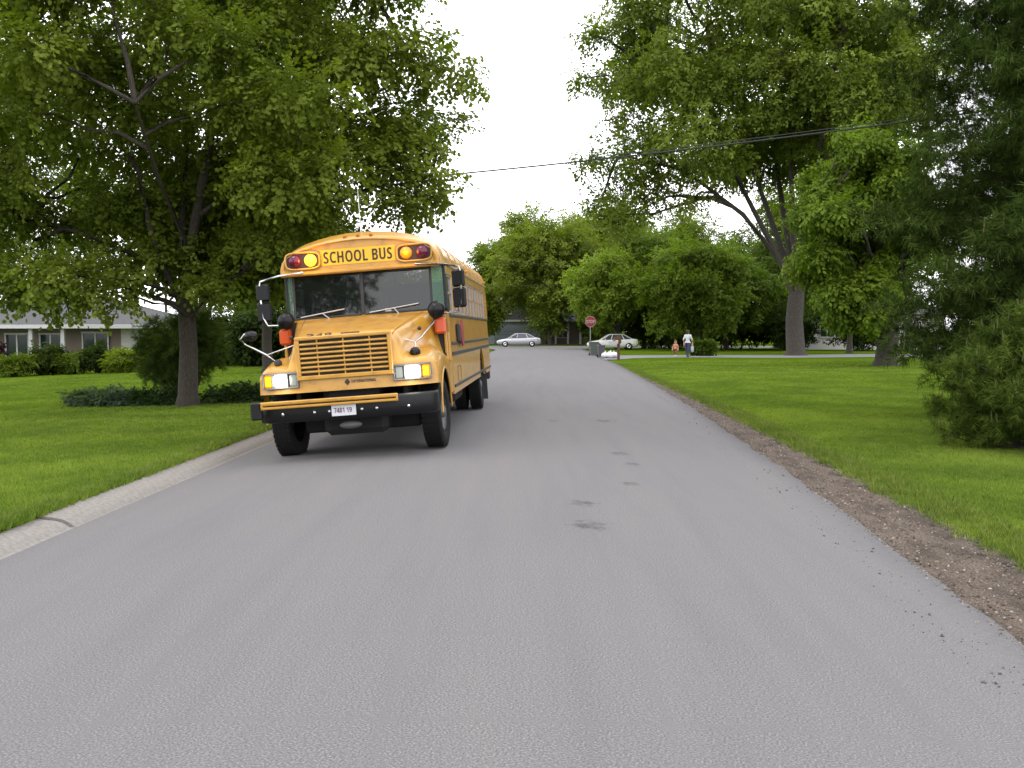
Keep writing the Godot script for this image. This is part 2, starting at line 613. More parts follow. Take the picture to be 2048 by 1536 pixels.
func loft(st: SurfaceTool, a: Array, za: float, b: Array, zb: float, mid: Vector2) -> void:
	for i in a.size() - 1:
		var hint := Vector3((a[i].x + a[i + 1].x) * 0.5 - mid.x, (a[i].y + a[i + 1].y) * 0.5 - mid.y, 0)
		quad(st, Vector3(a[i].x, a[i].y, za), Vector3(a[i + 1].x, a[i + 1].y, za), Vector3(b[i + 1].x, b[i + 1].y, zb), Vector3(b[i].x, b[i].y, zb), hint)

func lit(parent: Node3D, c: Color, e: float, at: Vector3, size: float) -> void:
	var l := OmniLight3D.new()
	l.name = "lamp_glow"
	l.light_color = c
	l.light_energy = e
	l.light_size = size
	l.omni_range = 30.0
	l.omni_attenuation = 2.0
	l.shadow_enabled = true
	l.position = at
	parent.add_child(l, true)

func build_bus() -> void:
	var bus := thing("school_bus", "yellow school bus with lit amber warning lamps and headlights on the road", "school bus")
	bus.transform = Transform3D(Basis(Vector3.UP, deg_to_rad(-2.5)) * Basis(Vector3.BACK, deg_to_rad(4.3)), P(-2.12, -0.072, 14.55))
	var Y: Material = M.bus
	# --- hood with its fenders
	var st := new_st()
	var zs := []
	for i in 23: zs.append(lerpf(1.0, 0.0, i / 22.0))
	var rows := []
	var ncol := 0
	for side_rows in 1:
		pass
	var us := []
	for i in 45: us.append(-1.0 + 2.0 * i / 44.0)
	var colx := func(u: float, z: float) -> float:
		var t := clampf((0.95 - z) / 1.6, 0.0, 1.0)
		var wc := lerpf(0.70, 1.06, pow(t, 1.25))
		var au := absf(u)
		var x := 0.0
		if au < 0.4: x = au / 0.4 * (wc - 0.06)
		elif au < 0.72: x = wc - 0.06 + (au - 0.4) / 0.32 * 0.2
		else: x = lerpf(wc + 0.14, 1.24, (au - 0.72) / 0.28)
		x = minf(x, 1.24)
		return x * signf(u)
	for v in range(0, 32):
		var row := []
		for u in us:
			if v < 8: # front face, from its lower edge upwards
				var x: float = colx.call(u, 0.95)
				var z := front_z(x)
				var yt := hood_y(x, z)
				var f := v / 8.0
				var y := lerpf(0.955, yt - 0.05, f)
				row.append(Vector3(x, y, z + 0.03 * (1.0 - f) - 0.0))
			elif v < 12: # rounded nose
				var x: float = colx.call(u, 0.95)
				var a := (v - 8) / 4.0 * PI * 0.5
				var z0 := front_z(x)
				var y := hood_y(x, z0) - 0.05 + 0.05 * sin(a)
				row.append(Vector3(x, y, z0 - 0.05 * (1.0 - cos(a))))
			else:
				var t := (v - 11) / 20.0
				var z1 := lerpf(0.9, -0.66, t)
				var x: float = colx.call(u, z1)
				var z := minf(z1, front_z(x) - 0.05 - 0.001 * (v - 11))
				if v < 16: z = minf(z1, lerpf(front_z(x) - 0.05, z1, (v - 11) / 5.0))
				row.append(Vector3(x, hood_y(x, z), z))
		rows.append(row)
	for v in rows.size() - 1:
		for i in us.size() - 1:
			var hint := Vector3(0, 0.3, 1) if v < 10 else Vector3(0, 1, 0.2)
			if v >= 12: hint = Vector3((rows[v][i].x + rows[v][i + 1].x) * 0.3, 1, 0.2)
			quad(st, rows[v][i], rows[v][i + 1], rows[v + 1][i + 1], rows[v + 1][i], hint)
	# outer sides of the fenders round the wheel openings
	for s in [-1, 1]:
		var ei := 0 if s < 0 else us.size() - 1
		for v in range(0, rows.size() - 1):
			var a: Vector3 = rows[v][ei]
			var b: Vector3 = rows[v + 1][ei]
			var lower := func(z: float) -> float:
				var dz := absf(z - 0.0)
				if dz < 0.6: return 0.53 + sqrt(0.6 * 0.6 - dz * dz)
				return 0.95 if z > 0 else 0.75
			if v < 12: continue
			quad(st, a, b, Vector3(b.x, lower.call(b.z), b.z), Vector3(a.x, lower.call(a.z), a.z), Vector3(s, 0, 0))
		# front corner
		var e0: Vector3 = rows[12][ei]
		for v in 12:
			var a: Vector3 = rows[v][ei]
			var b: Vector3 = rows[v + 1][ei]
			quad(st, a, b, Vector3(e0.x, minf(b.y, e0.y), e0.z), Vector3(e0.x, minf(a.y, e0.y), e0.z), Vector3(s, 0, 0))
	var hood := part("hood", st, Y, bus)
	# fender lips
	for s in [-1, 1]:
		st = new_st()
		var lip := []
		for i in 17:
			var a := PI * i / 16.0
			lip.append(Vector3(s * 1.235, 0.53 + 0.6 * sin(a), 0.6 * cos(a)))
		tube(st, lip, [0.016], 6)
		part("fender_lip", st, Y, bus)
	# hood seams either side of the nose, as slim raised joints
	for s in [-1, 1]:
		st = new_st()
		var seam := []
		for i in 12:
			var z := lerpf(0.86, -0.64, i / 11.0)
			var x = s * lerpf(0.66, 0.9, i / 11.0)
			seam.append(Vector3(x, hood_y(x, z) + 0.001, z))
		tube(st, seam, [0.007], 5)
		part("hood_joint", st, M.seam, bus)
	# grille
	var gr := Node3D.new(); gr.name = "grille"; bus.add_child(gr, true)
	gr.position = Vector3(0, 1.42, 0.965)
	st = new_st(); box(st, Vector3(0, 0, -0.01), Vector3(1.2, 0.5, 0.03)); part("backing", st, M.dark, gr)
	st = new_st()
	for b in [[0, 0.265, 1.32, 0.05], [0, -0.27, 1.32, 0.06], [-0.63, 0, 0.06, 0.5], [0.63, 0, 0.06, 0.5]]:
		box(st, Vector3(b[0], b[1], 0.015), Vector3(b[2], b[3], 0.06), 0.012)
	part("surround", st, Y, gr)
	for k in 7:
		st = new_st()
		box(st, Vector3(0, 0.187 - k * 0.0625, 0.022), Vector3(1.2, 0.024, 0.04), 0.006, Basis(Vector3.RIGHT, 0.35))
		part("slat", st, Y, gr)
	for x in [-0.36, 0.0, 0.36]:
		st = new_st(); box(st, Vector3(x, 0, 0.01), Vector3(0.018, 0.49, 0.024), 0.004); part("bar", st, Y, gr)
	# raised line beneath the grille
	st = new_st(); box(st, Vector3(0.0, 1.125, 0.966), Vector3(1.36, 0.012, 0.03), 0.005); part("nose_crease", st, Y, bus)
	text(bus, "maker_lettering", "INTERNATIONAL", 0.04, 0.34, M.lettering, Transform3D(Basis(), Vector3(0.24, 1.065, 0.977)))
	var em := PackedVector2Array([Vector2(0, 0.045), Vector2(0.04, 0), Vector2(0, -0.045), Vector2(-0.04, 0)])
	st = new_st(); extrude(st, em, Transform3D(Basis(), Vector3(0.015, 1.06, 0.972)), 0.0, 0.012)
	part("maker_emblem", st, M.lettering, bus)
	# number on the nose
	var nb := Basis(Vector3.RIGHT, -1.05)
	text(bus, "fleet_number", "348", 0.13, 0.36, M.lettering, Transform3D(nb, Vector3(-0.36, hood_y(-0.36, 0.82) + 0.006, 0.82)))
	st = new_st(); box(st, Vector3(0.07, hood_y(0.07, 0.80) + 0.004, 0.80), Vector3(0.26, 0.004, 0.03), 0.0, Basis(Vector3.RIGHT, 0.45)); part("hood_decal", st, M.lettering, bus)
	# headlamps and turn signals
	for s in [-1, 1]:
		var hl := Node3D.new(); hl.name = "headlight"; bus.add_child(hl, true)
		hl.position = Vector3(s * 0.9, 1.135, 0.915)
		hl.rotation.y = s * 0.14
		st = new_st()
		for b in [[0, 0.1, 0.5, 0.02], [0, -0.1, 0.5, 0.02], [-0.25, 0, 0.02, 0.22], [0.25, 0, 0.02, 0.22], [s * 0.115, 0, 0.018, 0.18], [-s * 0.11, 0, 0.012, 0.18]]:
			box(st, Vector3(b[0], b[1], 0.02), Vector3(b[2], b[3], 0.07), 0.006)
		part("bezel", st, M.rim, hl)
		st = new_st(); box(st, Vector3(0, 0, 0.01), Vector3(0.215, 0.17, 0.05), 0.02); part("lamp_lens", st, M.headlamp, hl)
		st = new_st(); box(st, Vector3(-s * 0.178, 0, 0.01), Vector3(0.12, 0.17, 0.04), 0.015); part("side_lens", st, M.reflector, hl)
		st = new_st(); box(st, Vector3(s * 0.185, 0, 0.015), Vector3(0.115, 0.17, 0.055), 0.02); part("turn_signal", st, M.amber_on, hl)
		lit(hl, Color(1, 0.97, 0.9), 0.25, Vector3(0, 0, 0.14), 0.12)
	# bumper
	st = new_st()
	var bp := [Vector3(-1.22, 0, 0.78), Vector3(-1.2, 0, 0.98), Vector3(-1.05, 0, 1.1), Vector3(-0.5, 0, 1.15), Vector3(0.5, 0, 1.15), Vector3(1.05, 0, 1.1), Vector3(1.2, 0, 0.98), Vector3(1.22, 0, 0.78)]
	var prof := [[0.57, -0.05], [0.59, 0.0], [0.70, 0.012], [0.82, 0.012], [0.85, 0.0], [0.86, -0.05]]
	for i in bp.size() - 1:
		var e: Vector3 = (bp[i + 1] - bp[i]).normalized()
		var outw := Vector3(0, 1, 0).cross(e) * -1.0
		if outw.z < -0.1 or (absf(outw.z) < 0.2 and signf(outw.x) != signf(bp[i].x)): outw = -outw
		for k in prof.size() - 1:
			var f := func(p: Vector3, q: Array): return Vector3(p.x, q[0], p.z) + Vector3(p.x * 0.3, 0, 1).normalized() * q[1]
			quad(st, f.call(bp[i], prof[k]), f.call(bp[i + 1], prof[k]), f.call(bp[i + 1], prof[k + 1]), f.call(bp[i], prof[k + 1]), outw)
	part("bumper", st, M.bumper, bus)
	st = new_st(); box(st, Vector3(0, 0.715, 1.02), Vector3(2.0, 0.24, 0.16), 0.02); part("bumper_core", st, M.dark, bus)
	for x in [-0.85, -0.42, -0.22, 0.22, 0.42, 0.85]:
		st = new_st(); lathe(st, [Vector2(0.022, 0), Vector2(0.02, 0.012), Vector2(0, 0.018)], 10, Transform3D(Basis(Vector3.UP, -PI / 2), Vector3(x, 0.69, 1.16))); part("bumper_bolt", st, M.chrome, bus)
	# folded crossing arm along the bumper
	var arm := Node3D.new(); arm.name = "crossing_arm"; bus.add_child(arm, true)
	st = new_st()
	box(st, Vector3(-0.2, 0.85, 1.225), Vector3(1.85, 0.05, 0.035), 0.012)
	box(st, Vector3(-0.2, 0.79, 1.225), Vector3(1.85, 0.035, 0.03), 0.01)
	box(st, Vector3(-1.11, 0.82, 1.225), Vector3(0.03, 0.1, 0.03), 0.008)
	box(st, Vector3(0.71, 0.82, 1.225), Vector3(0.03, 0.1, 0.03), 0.008)
	part("arm", st, Y, arm)
	st = new_st(); box(st, Vector3(-1.2, 0.76, 1.16), Vector3(0.14, 0.24, 0.14), 0.02); part("arm_motor", st, M.bumper, arm)
	# licence plate
	var lp := Node3D.new(); lp.name = "license_plate"; bus.add_child(lp, true); lp.position = Vector3(-0.02, 0.70, 1.185)
	st = new_st(); box(st, Vector3(), Vector3(0.33, 0.155, 0.012), 0.004); part("plate", st, M.plate, lp)
	text(lp, "plate_lettering", "7481 19", 0.07, 0.24, M.plate_ink, Transform3D(Basis(), Vector3(-0.01, 0.0, 0.008)))
	st = new_st(); lathe(st, [Vector2(0.12, 0), Vector2(0.1, 0.04), Vector2(0, 0.05)], 16, Transform3D(Basis(Vector3.UP, -PI / 2).scaled(Vector3(1.3, 0.45, 1)), Vector3(0.02, 0.48, 1.0))); part("tow_hook_cover", st, M.rim, bus)
	# --- cowl, side walls, roof, rear
	st = new_st()
	for s in [-1, 1]:
		box(st, Vector3(s * 1.215, 1.34, -0.83), Vector3(0.05, 1.24, 0.42), 0.012)
	box(st, Vector3(0, 1.88, -0.68), Vector3(2.42, 0.26, 0.05), 0.015)
	part("cowl", st, Y, bus)
	for s in [-1, 1]:
		for k in 3:
			st = new_st(); box(st, Vector3(s * 1.247, 1.42, -0.70 - k * 0.08), Vector3(0.02, 0.42, 0.035), 0.008); part("cowl_rib", st, Y, bus)
	st = new_st(); box(st, Vector3(0, 1.35, -0.64), Vector3(2.36, 1.2, 0.04)); part("firewall", st, M.dark, bus)
	for s in [-1, 1]:
		var side := Node3D.new(); side.name = "side_wall"; bus.add_child(side, true)
		var poly := PackedVector2Array([Vector2(-9.55, 1.93), Vector2(-9.55, 0.70)])
		for i in 13:
			var a := PI - PI * i / 12.0
			poly.append(Vector2(-7.0 + 0.62 * cos(a), 0.66 + 0.62 * maxf(sin(a), 0.06)))
		poly.append(Vector2(-1.02, 0.68)); poly.append(Vector2(-1.02, 1.93))
		var tb := Transform3D(Basis(Vector3(0, 0, 1), Vector3(0, 1, 0), Vector3(-1, 0, 0)), Vector3(0, 0, 0))
		st = new_st()
		extrude(st, poly, tb, -s * 1.21, -s * 1.25)
		part("panel", st, Y, side)
		st = new_st(); box(st, Vector3(s * 1.23, 2.61, -5.27), Vector3(0.04, 0.14, 8.56), 0.005); part("header", st, Y, side)
		for y in [1.9, 1.46, 1.3, 0.80]:
			st = new_st(); box(st, Vector3(s * 1.258, y, -5.3), Vector3(0.02, 0.045 if y > 1.4 or y < 1.0 else 0.06, 8.45), 0.006)
			part("rub_rail", st, M.black, side)
		# windows: driver's window then ten passenger windows
		var z := -1.05
		for k in 12:
			var w := 0.78 if k == 0 else 0.68
			var zc := z - w * 0.5
			st = new_st(); box(st, Vector3(s * 1.232, 2.235, z - 0.0), Vector3(0.044, 0.61, 0.05), 0.006); part("post", st, Y if k > 0 else M.black, side)
			var wn := Node3D.new(); wn.name = "window"; side.add_child(wn, true)
			wn.position = Vector3(s * 1.222, 2.235, zc - 0.025)
			st = new_st()
			var fw := w - 0.06
			for b in [[0.285, 0.03, 0], [-0.285, 0.04, 0], [0.02, 0.035, 0]]:
				box(st, Vector3(0, b[0], 0), Vector3(0.03, b[1], fw), 0.004)
			for e in [-1, 1]:
				box(st, Vector3(0, 0, e * (fw * 0.5 - 0.012)), Vector3(0.032, 0.6, 0.03), 0.004)
			part("frame", st, M.alum, wn)
			for b in [[0.152, 0.24], [-0.132, 0.27]]:
				st = new_st(); box(st, Vector3(-0.005 * s, b[0], 0), Vector3(0.006, b[1], fw - 0.04)); part("pane", st, M.busglass, wn)
			z -= w + 0.03
		st = new_st(); box(st, Vector3(s * 1.232, 2.235, (z - 9.55) * 0.5), Vector3(0.044, 0.61, absf(z + 9.55) + 0.05), 0.006); part("post", st, Y, side)
	# roof
	st = new_st()
	var full := ring_of(1.0, 2.68, 0.91)
	var mid2 := Vector2(0, 2.4)
	for i in 9:
		loft(st, full, lerpf(-0.98, -9.4, i / 9.0), full, lerpf(-0.98, -9.4, (i + 1) / 9.0), mid2)
	loft(st, full, -9.4, ring_of(0.97, 2.68, 0.84), -9.58, mid2)
	part("roof", st, Y, bus)
	for k in 8:
		st = new_st()
		var rr := []
		for p in ring_of(1.002, 2.68, 0.912): rr.append(Vector3(p.x, p.y, -1.9 - k * 1.05))
		tube(st, rr, [0.014], 5, false)
		part("roof_rib", st, Y, bus)
	for s in [-1, 1]:
		st = new_st(); box(st, Vector3(s * 1.262, 2.685, -5.27), Vector3(0.035, 0.03, 8.6), 0.01); part("drip_rail", st, Y, bus)
	st = new_st()
	box(st, Vector3(0, 1.3, -9.57), Vector3(2.46, 1.24, 0.05), 0.015); box(st, Vector3(0, 2.72, -9.57), Vector3(2.4, 0.36, 0.05), 0.01)
	for x in [-1.15, -0.42, 0.42, 1.15]: box(st, Vector3(x, 2.22, -9.57), Vector3(0.14, 0.64, 0.05), 0.01)
	part("rear_wall", st, Y, bus)
	st = new_st(); box(st, Vector3(0, 2.22, -9.57), Vector3(2.2, 0.62, 0.008)); part("rear_glass", st, M.busglass, bus)
	st = new_st(); box(st, Vector3(0, 0.62, -9.66), Vector3(2.44, 0.26, 0.12), 0.03); part("rear_bumper", st, M.black, bus)
	# front cap above the windscreen
	st = new_st()
	var r1 := ring_of(0.985, 2.665, 0.80)
	var r2 := ring_of(0.96, 2.665, 0.72)
	loft(st, full, -0.98, r1, -0.72, mid2)
	loft(st, r1, -0.72, r2, -0.60, mid2)
	var r3 := ring_of(0.92, 2.69, 0.66)
	for i in r2.size() - 1:
		quad(st, Vector3(r2[i].x, r2[i].y, -0.60), Vector3(r2[i + 1].x, r2[i + 1].y, -0.60), Vector3(r3[i + 1].x, r3[i + 1].y, -0.605), Vector3(r3[i].x, r3[i].y, -0.605), Vector3(0, 0, 1))
	var r4 := ring_of(0.905, 2.70, 0.635)
	for i in r3.size() - 1:
		quad(st, Vector3(r3[i].x, r3[i].y, -0.605), Vector3(r3[i + 1].x, r3[i + 1].y, -0.605), Vector3(r4[i + 1].x, r4[i + 1].y, -0.63), Vector3(r4[i].x, r4[i].y, -0.63), Vector3(0, 0, 1))
	st.set_smooth_group(-1)
	for i in r4.size() - 1:
		tri(st, Vector3(0, 2.75, -0.63), Vector3(r4[i].x, r4[i].y, -0.63), Vector3(r4[i + 1].x, r4[i + 1].y, -0.63), Vector3(0, 0, 1))
	tri(st, Vector3(0, 2.75, -0.63), Vector3(r4[0].x, r4[0].y, -0.63), Vector3(r4[-1].x, r4[-1].y, -0.63), Vector3(0, 0, 1))
	box(st, Vector3(0, 2.672, -0.66), Vector3(2.42, 0.06, 0.13), 0.02)
	part("front_cap", st, Y, bus)
	st = new_st(); box(st, Vector3(-0.01, 2.885, -0.628), Vector3(1.14, 0.235, 0.01), 0.003); part("sign_panel", st, M.signyellow, bus)
	text(bus, "sign_lettering", "SCHOOL BUS", 0.175, 1.04, M.lettering, Transform3D(Basis(), Vector3(-0.01, 2.885, -0.622)))
	# warning lamp pods: red outside, amber inside and lit
	for s in [-1, 1]:
		var pod := Node3D.new(); pod.name = "warning_lamp_pod"; bus.add_child(pod, true)
		pod.position = Vector3(s * 0.845, 2.865, -0.62)
		st = new_st()
		var pl := PackedVector2Array()
		for i in 24:
			var a := TAU * i / 24
			var cx := pow(absf(cos(a)), 0.5) * signf(cos(a))
			var cy := pow(absf(sin(a)), 0.5) * signf(sin(a))
			pl.append(Vector2(cx * 0.255, cy * 0.118))
		extrude(st, pl, Transform3D(), -0.01, 0.018)
		part("pod_backing", st, M.podblack, pod)
		st = new_st()
		var rim := []
		for i in 25:
			var v := pl[i % 24]
			rim.append(Vector3(v.x * 1.03, v.y * 1.06, 0.02))
		tube(st, rim, [0.016], 6, false)
		part("pod_surround", st, Y, pod)
		for q in [[s * 0.12, "red_lamp", M.redlamp], [-s * 0.12, "amber_lamp", M.amber_bright if s < 0 else M.amber_mid]]:
			st = new_st()
			lathe(st, [Vector2(0.094, 0.0), Vector2(0.09, 0.03), Vector2(0.07, 0.05), Vector2(0.0, 0.062)], 24, Transform3D(Basis(Vector3.UP, -PI / 2), Vector3(q[0], 0, 0.015)))
			part(q[1], st, q[2], pod)
		lit(pod, Color(1.0, 0.7, 0.15), 0.22 if s < 0 else 0.1, Vector3(-s * 0.12, 0, 0.14), 0.09)
	# clearance lamps
	for x in [-0.2, 0.0, 0.2, -0.98, 0.98]:
		st = new_st()
		var yy := 3.155 - 0.21 * pow(absf(x), 2.6)
		for k in 2:
			box(st, Vector3(x, yy + 0.03, -0.72), Vector3(0.05, 0.05, 0.1), 0.012)
		part("clearance_lamp", st, M.clear_amber, bus)
	for s in [-1, 1]:
		for z in [-4.6, -9.2]:
			st = new_st(); box(st, Vector3(s * 1.26, 2.77, z), Vector3(0.05, 0.06, 0.12), 0.015); part("side_marker_lamp", st, M.clear_amber, bus)
	# windscreen: two flat panes, a post, and wrap-round corner panes
	for s in [-1, 1]:
		var ws := Node3D.new(); ws.name = "windscreen"; bus.add_child(ws, true)
		st = new_st()
		var zb := -0.665
		var zt := -0.74
		var f := func(x: float, y: float, o: float): return Vector3(s * x, y, lerpf(zb, zt, (y - 2.0) / 0.66) + o)
		for face in [[0.0, 1.0], [-0.008, -1.0]]:
			quad(st, f.call(0.025, 2.01, face[0]), f.call(1.03, 2.01, face[0]), f.call(1.03, 2.65, face[0]), f.call(0.025, 2.65, face[0]), Vector3(0, 0, face[1]))
		part("pane", st, M.busglass, ws)
		st = new_st()
		for face in [[0.0, 1.0], [-0.008, -1.0]]:
			quad(st, f.call(1.06, 2.01, face[0]), Vector3(s * 1.215, 2.01, -1.0 + face[0]), Vector3(s * 1.215, 2.65, -1.0 + face[0]), f.call(1.06, 2.65, face[0]), Vector3(s, 0, 1) * face[1])
		part("corner_pane", st, M.cornerglass, ws)
		st = new_st()
		tube(st, [f.call(1.045, 1.98, 0.0), f.call(1.045, 2.66, 0.0)], [0.02], 6)
		tube(st, [f.call(0.02, 2.0, 0.004), f.call(1.045, 2.0, 0.004)], [0.018], 6)
		tube(st, [f.call(0.02, 2.655, 0.004), f.call(1.045, 2.655, 0.004)], [0.016], 6)
		box(st, Vector3(s * 1.222, 2.33, -1.0), Vector3(0.05, 0.68, 0.06), 0.01)
		part("frame", st, M.rubber, ws)
	st = new_st(); box(st, Vector3(0, 2.33, -0.70), Vector3(0.05, 0.66, 0.05), 0.01, Basis(Vector3.RIGHT, -0.11)); part("windscreen_post", st, M.rubber, bus)
	st = new_st(); box(st, Vector3(0.38, 2.035, -0.66), Vector3(0.09, 0.055, 0.003)); part("window_sticker", st, M.plate, bus)
	# wipers
	for s in [[-1, -0.95, -0.28], [1, 0.1, 0.85]]:
		st = new_st()
		var p0 := Vector3(-0.5 if s[0] < 0 else 0.55, 1.96, -0.6)
		tube(st, [p0, Vector3((s[1] + s[2]) * 0.5, 2.06, -0.62)], [0.012, 0.009], 6)
		tube(st, [Vector3(s[1], 2.02, -0.635), Vector3(s[2], 2.10, -0.64)], [0.012], 6)
		part("wiper", st, M.alum, bus)
	# interior: floor, dash, wheel, driver's seat, seat rows
	st = new_st(); box(st, Vector3(0, 0.98, -5.3), Vector3(2.4, 0.06, 8.5)); part("floor", st, M.dark, bus)
	st = new_st(); box(st, Vector3(0, 1.82, -0.85), Vector3(2.36, 0.28, 0.35), 0.05); part("dashboard", st, M.dark, bus)
	st = new_st()
	var sw := []
	for i in 21:
		var a := TAU * i / 20
		sw.append(Vector3(0.62, 2.0, -1.12) + Basis(Vector3.RIGHT, -0.5) * Vector3(cos(a) * 0.22, sin(a) * 0.22, 0))
	tube(st, sw, [0.016], 6, false)
	part("steering_wheel", st, M.dark, bus)
	st = new_st(); box(st, Vector3(0.62, 1.9, -1.75), Vector3(0.5, 0.8, 0.12), 0.05); box(st, Vector3(0.62, 1.5, -1.5), Vector3(0.5, 0.12, 0.5), 0.05); part("driver_seat", st, M.seat, bus)
	for k in 9:
		for s in [-1, 1]:
			st = new_st(); box(st, Vector3(s * 0.72, 1.6, -2.5 - k * 0.76), Vector3(0.95, 0.95, 0.1), 0.04); part("seat_back", st, M.seat, bus)
	# underbody
	st = new_st()
	for s in [-1, 1]: box(st, Vector3(s * 0.42, 0.72, -4.2), Vector3(0.1, 0.24, 10.4))
	part("frame_rail", st, M.dark, bus)
	st = new_st(); box(st, Vector3(0, 0.84, 0.0), Vector3(0.78, 0.62, 1.6), 0.1); part("engine_block", st, M.dark, bus)
	st = new_st(); box(st, Vector3(0, 0.46, 0.35), Vector3(0.9, 0.3, 0.5), 0.08); part("under_shade_box", st, M.dark, bus)  # dark box added low down to deepen the shade under the bus
	st = new_st(); box(st, Vector3(0, 0.42, 0), Vector3(1.7, 0.2, 0.16), 0.03); part("front_axle", st, M.dark, bus)
	st = new_st(); box(st, Vector3(0, 0.5, -7.0), Vector3(1.5, 0.2, 0.2), 0.05); lathe(st, [Vector2(0.0, -0.2), Vector2(0.22, -0.12), Vector2(0.25, 0), Vector2(0.22, 0.12), Vector2(0, 0.2)], 14, Transform3D(Basis(), Vector3(0, 0.5, -7.0))); part("rear_axle", st, M.dark, bus)
	st = new_st(); box(st, Vector3(0.75, 0.62, -3.6), Vector3(0.6, 0.4, 1.4), 0.06); part("fuel_tank", st, M.dark, bus)
	for s in [-1, 1]:
		# inside of the wheel housings
		st = new_st(); box(st, Vector3(s * 0.75, 1.0, 0.0), Vector3(0.06, 0.75, 1.3)); box(st, Vector3(s * 1.0, 0.98, -0.62), Vector3(0.42, 0.7, 0.04)); part("wheel_housing", st, M.dark, bus)
	wheel(bus, "wheel", Vector3(-1.06, 0.5, 0), -1.0, 0.5, 0.28, false, -0.05)
	wheel(bus, "wheel", Vector3(1.06, 0.5, 0), 1.0, 0.5, 0.28, false, -0.05)
	wheel(bus, "wheel", Vector3(-1.08, 0.5, -7.0), -1.0, 0.5, 0.26, true)
	wheel(bus, "wheel", Vector3(1.08, 0.5, -7.0), 1.0, 0.5, 0.26, true)
	for s in [-1, 1]:
		st = new_st(); box(st, Vector3(s * 1.0, 0.45, -7.72), Vector3(0.55, 0.62, 0.02)); part("mud_flap", st, M.rubber, bus)
	# orange side lamps on the cowl
	for s in [-1, 1]:
		st = new_st(); box(st, Vector3(s * 1.17, 1.74, -0.5), Vector3(0.17, 0.24, 0.16), 0.03); part("cowl_lamp", st, M.orangelamp, bus)
		st = new_st(); lathe(st, [Vector2(0.03, 0), Vector2(0.028, 0.02), Vector2(0, 0.024)], 12, Transform3D(Basis(Vector3.UP, -PI / 2), Vector3(s * 0.93, 1.72, 0.1))); part("hood_latch", st, M.black, bus)
	# mirrors: flat pair above, round ones on the cowl, and crossover mirrors on the fenders
	for s in [-1, 1]:
		var mr := Node3D.new(); mr.name = "side_mirror"; bus.add_child(mr, true)
		var x0: float = s * 1.2
		var x1: float = s * 1.5
		st = new_st()
		var zz := -0.55
		tube(st, [Vector3(s * 0.85, 2.69, -0.58), Vector3(x0, 2.66, -0.5), Vector3(x1, 2.6, zz), Vector3(x1 + s * 0.03, 2.5, zz), Vector3(x1 + s * 0.0, 2.05, zz), Vector3(x1 - s * 0.06, 1.93, zz), Vector3(x0, 1.92, -0.6)], [0.016], 7)
		part("mirror_bracket", st, M.chrome, mr)
		for q in [[2.43, 0.26, 0.2], [2.14, 0.30, 0.21]]:
			st = new_st()
			box(st, Vector3(x1 - s * 0.02, q[0], zz - 0.02), Vector3(q[2], q[1], 0.06), 0.028, Basis(Vector3.UP, -s * 0.2))
			part("mirror_housing", st, M.mirrorblack, mr)
			st = new_st()
			box(st, Vector3(x1 - s * 0.02, q[0], zz - 0.052), Vector3(q[2] - 0.04, q[1] - 0.04, 0.004), 0.0, Basis(Vector3.UP, -s * 0.2))
			part("mirror_glass", st, M.mirror, mr)
		var rm := Node3D.new(); rm.name = "round_mirror"; bus.add_child(rm, true)
		st = new_st()
		lathe(st, [Vector2(0.13, -0.02), Vector2(0.125, 0.03), Vector2(0.09, 0.075), Vector2(0.04, 0.095), Vector2(0, 0.1)], 20, Transform3D(Basis(Vector3.UP, -PI / 2), Vector3(s * 1.13, 1.98, -0.42)))
		part("mirror_housing", st, M.mirrorblack, rm)
		st = new_st(); tube(st, [Vector3(s * 1.13, 1.98, -0.44), Vector3(s * 1.13, 1.9, -0.62)], [0.012], 6); part("mirror_stem", st, M.chrome, rm)
		var cm := Node3D.new(); cm.name = "crossover_mirror"; bus.add_child(cm, true)
		st = new_st()
		if s < 0:
			tube(st, [Vector3(-1.02, hood_y(-1.02, 0.55) - 0.02, 0.55), Vector3(-1.16, 1.5, 0.62), Vector3(-1.42, 1.66, 0.66), Vector3(-1.5, 1.74, 0.66), Vector3(-1.44, 1.81, 0.64), Vector3(-1.34, 1.83, 0.62)], [0.014], 7)
			tube(st, [Vector3(-1.16, 1.5, 0.62), Vector3(-0.72, 1.62, 0.62)], [0.009], 6)
		else:
			tube(st, [Vector3(1.12, 1.84, -0.4), Vector3(0.98, 1.58, 0.45), Vector3(0.93, 1.53, 0.6)], [0.014], 7)
			tube(st, [Vector3(0.93, 1.53, 0.6), Vector3(0.93, 1.28, 0.66)], [0.011], 6)
			tube(st, [Vector3(0.93, 1.53, 0.6), Vector3(0.66, 1.62, 0.6)], [0.009], 6)
		part("mirror_arm", st, M.chrome, cm)
		st = new_st()
		if s < 0:
			lathe(st, [Vector2(0.1, -0.02), Vector2(0.095, 0.03), Vector2(0.06, 0.07), Vector2(0, 0.085)], 18, Transform3D(Basis(Vector3.UP, -PI * 0.5 - 0.2).scaled(Vector3(1, 0.75, 1)), Vector3(-1.36, 1.78, 0.62)))
			part("mirror_bowl", st, M.mirrorblack, cm)
		else:
			lathe(st, [Vector2(0.075, -0.02), Vector2(0.07, 0.03), Vector2(0.045, 0.06), Vector2(0, 0.075)], 18, Transform3D(Basis(Vector3.UP, -PI * 0.5), Vector3(0.92, 1.39, 0.66)))
			part("mirror_bowl", st, M.mirrorblack, cm)
	st = new_st(); box(st, Vector3(-0.98, hood_y(-0.98, 0.72) + 0.03, 0.72), Vector3(0.1, 0.1, 0.1), 0.03); part("fender_lamp", st, M.rubber, bus)
	# stop arm folded on the driver's side
	var sa := Node3D.new(); sa.name = "stop_arm"; bus.add_child(sa, true)
	var oc := PackedVector2Array()
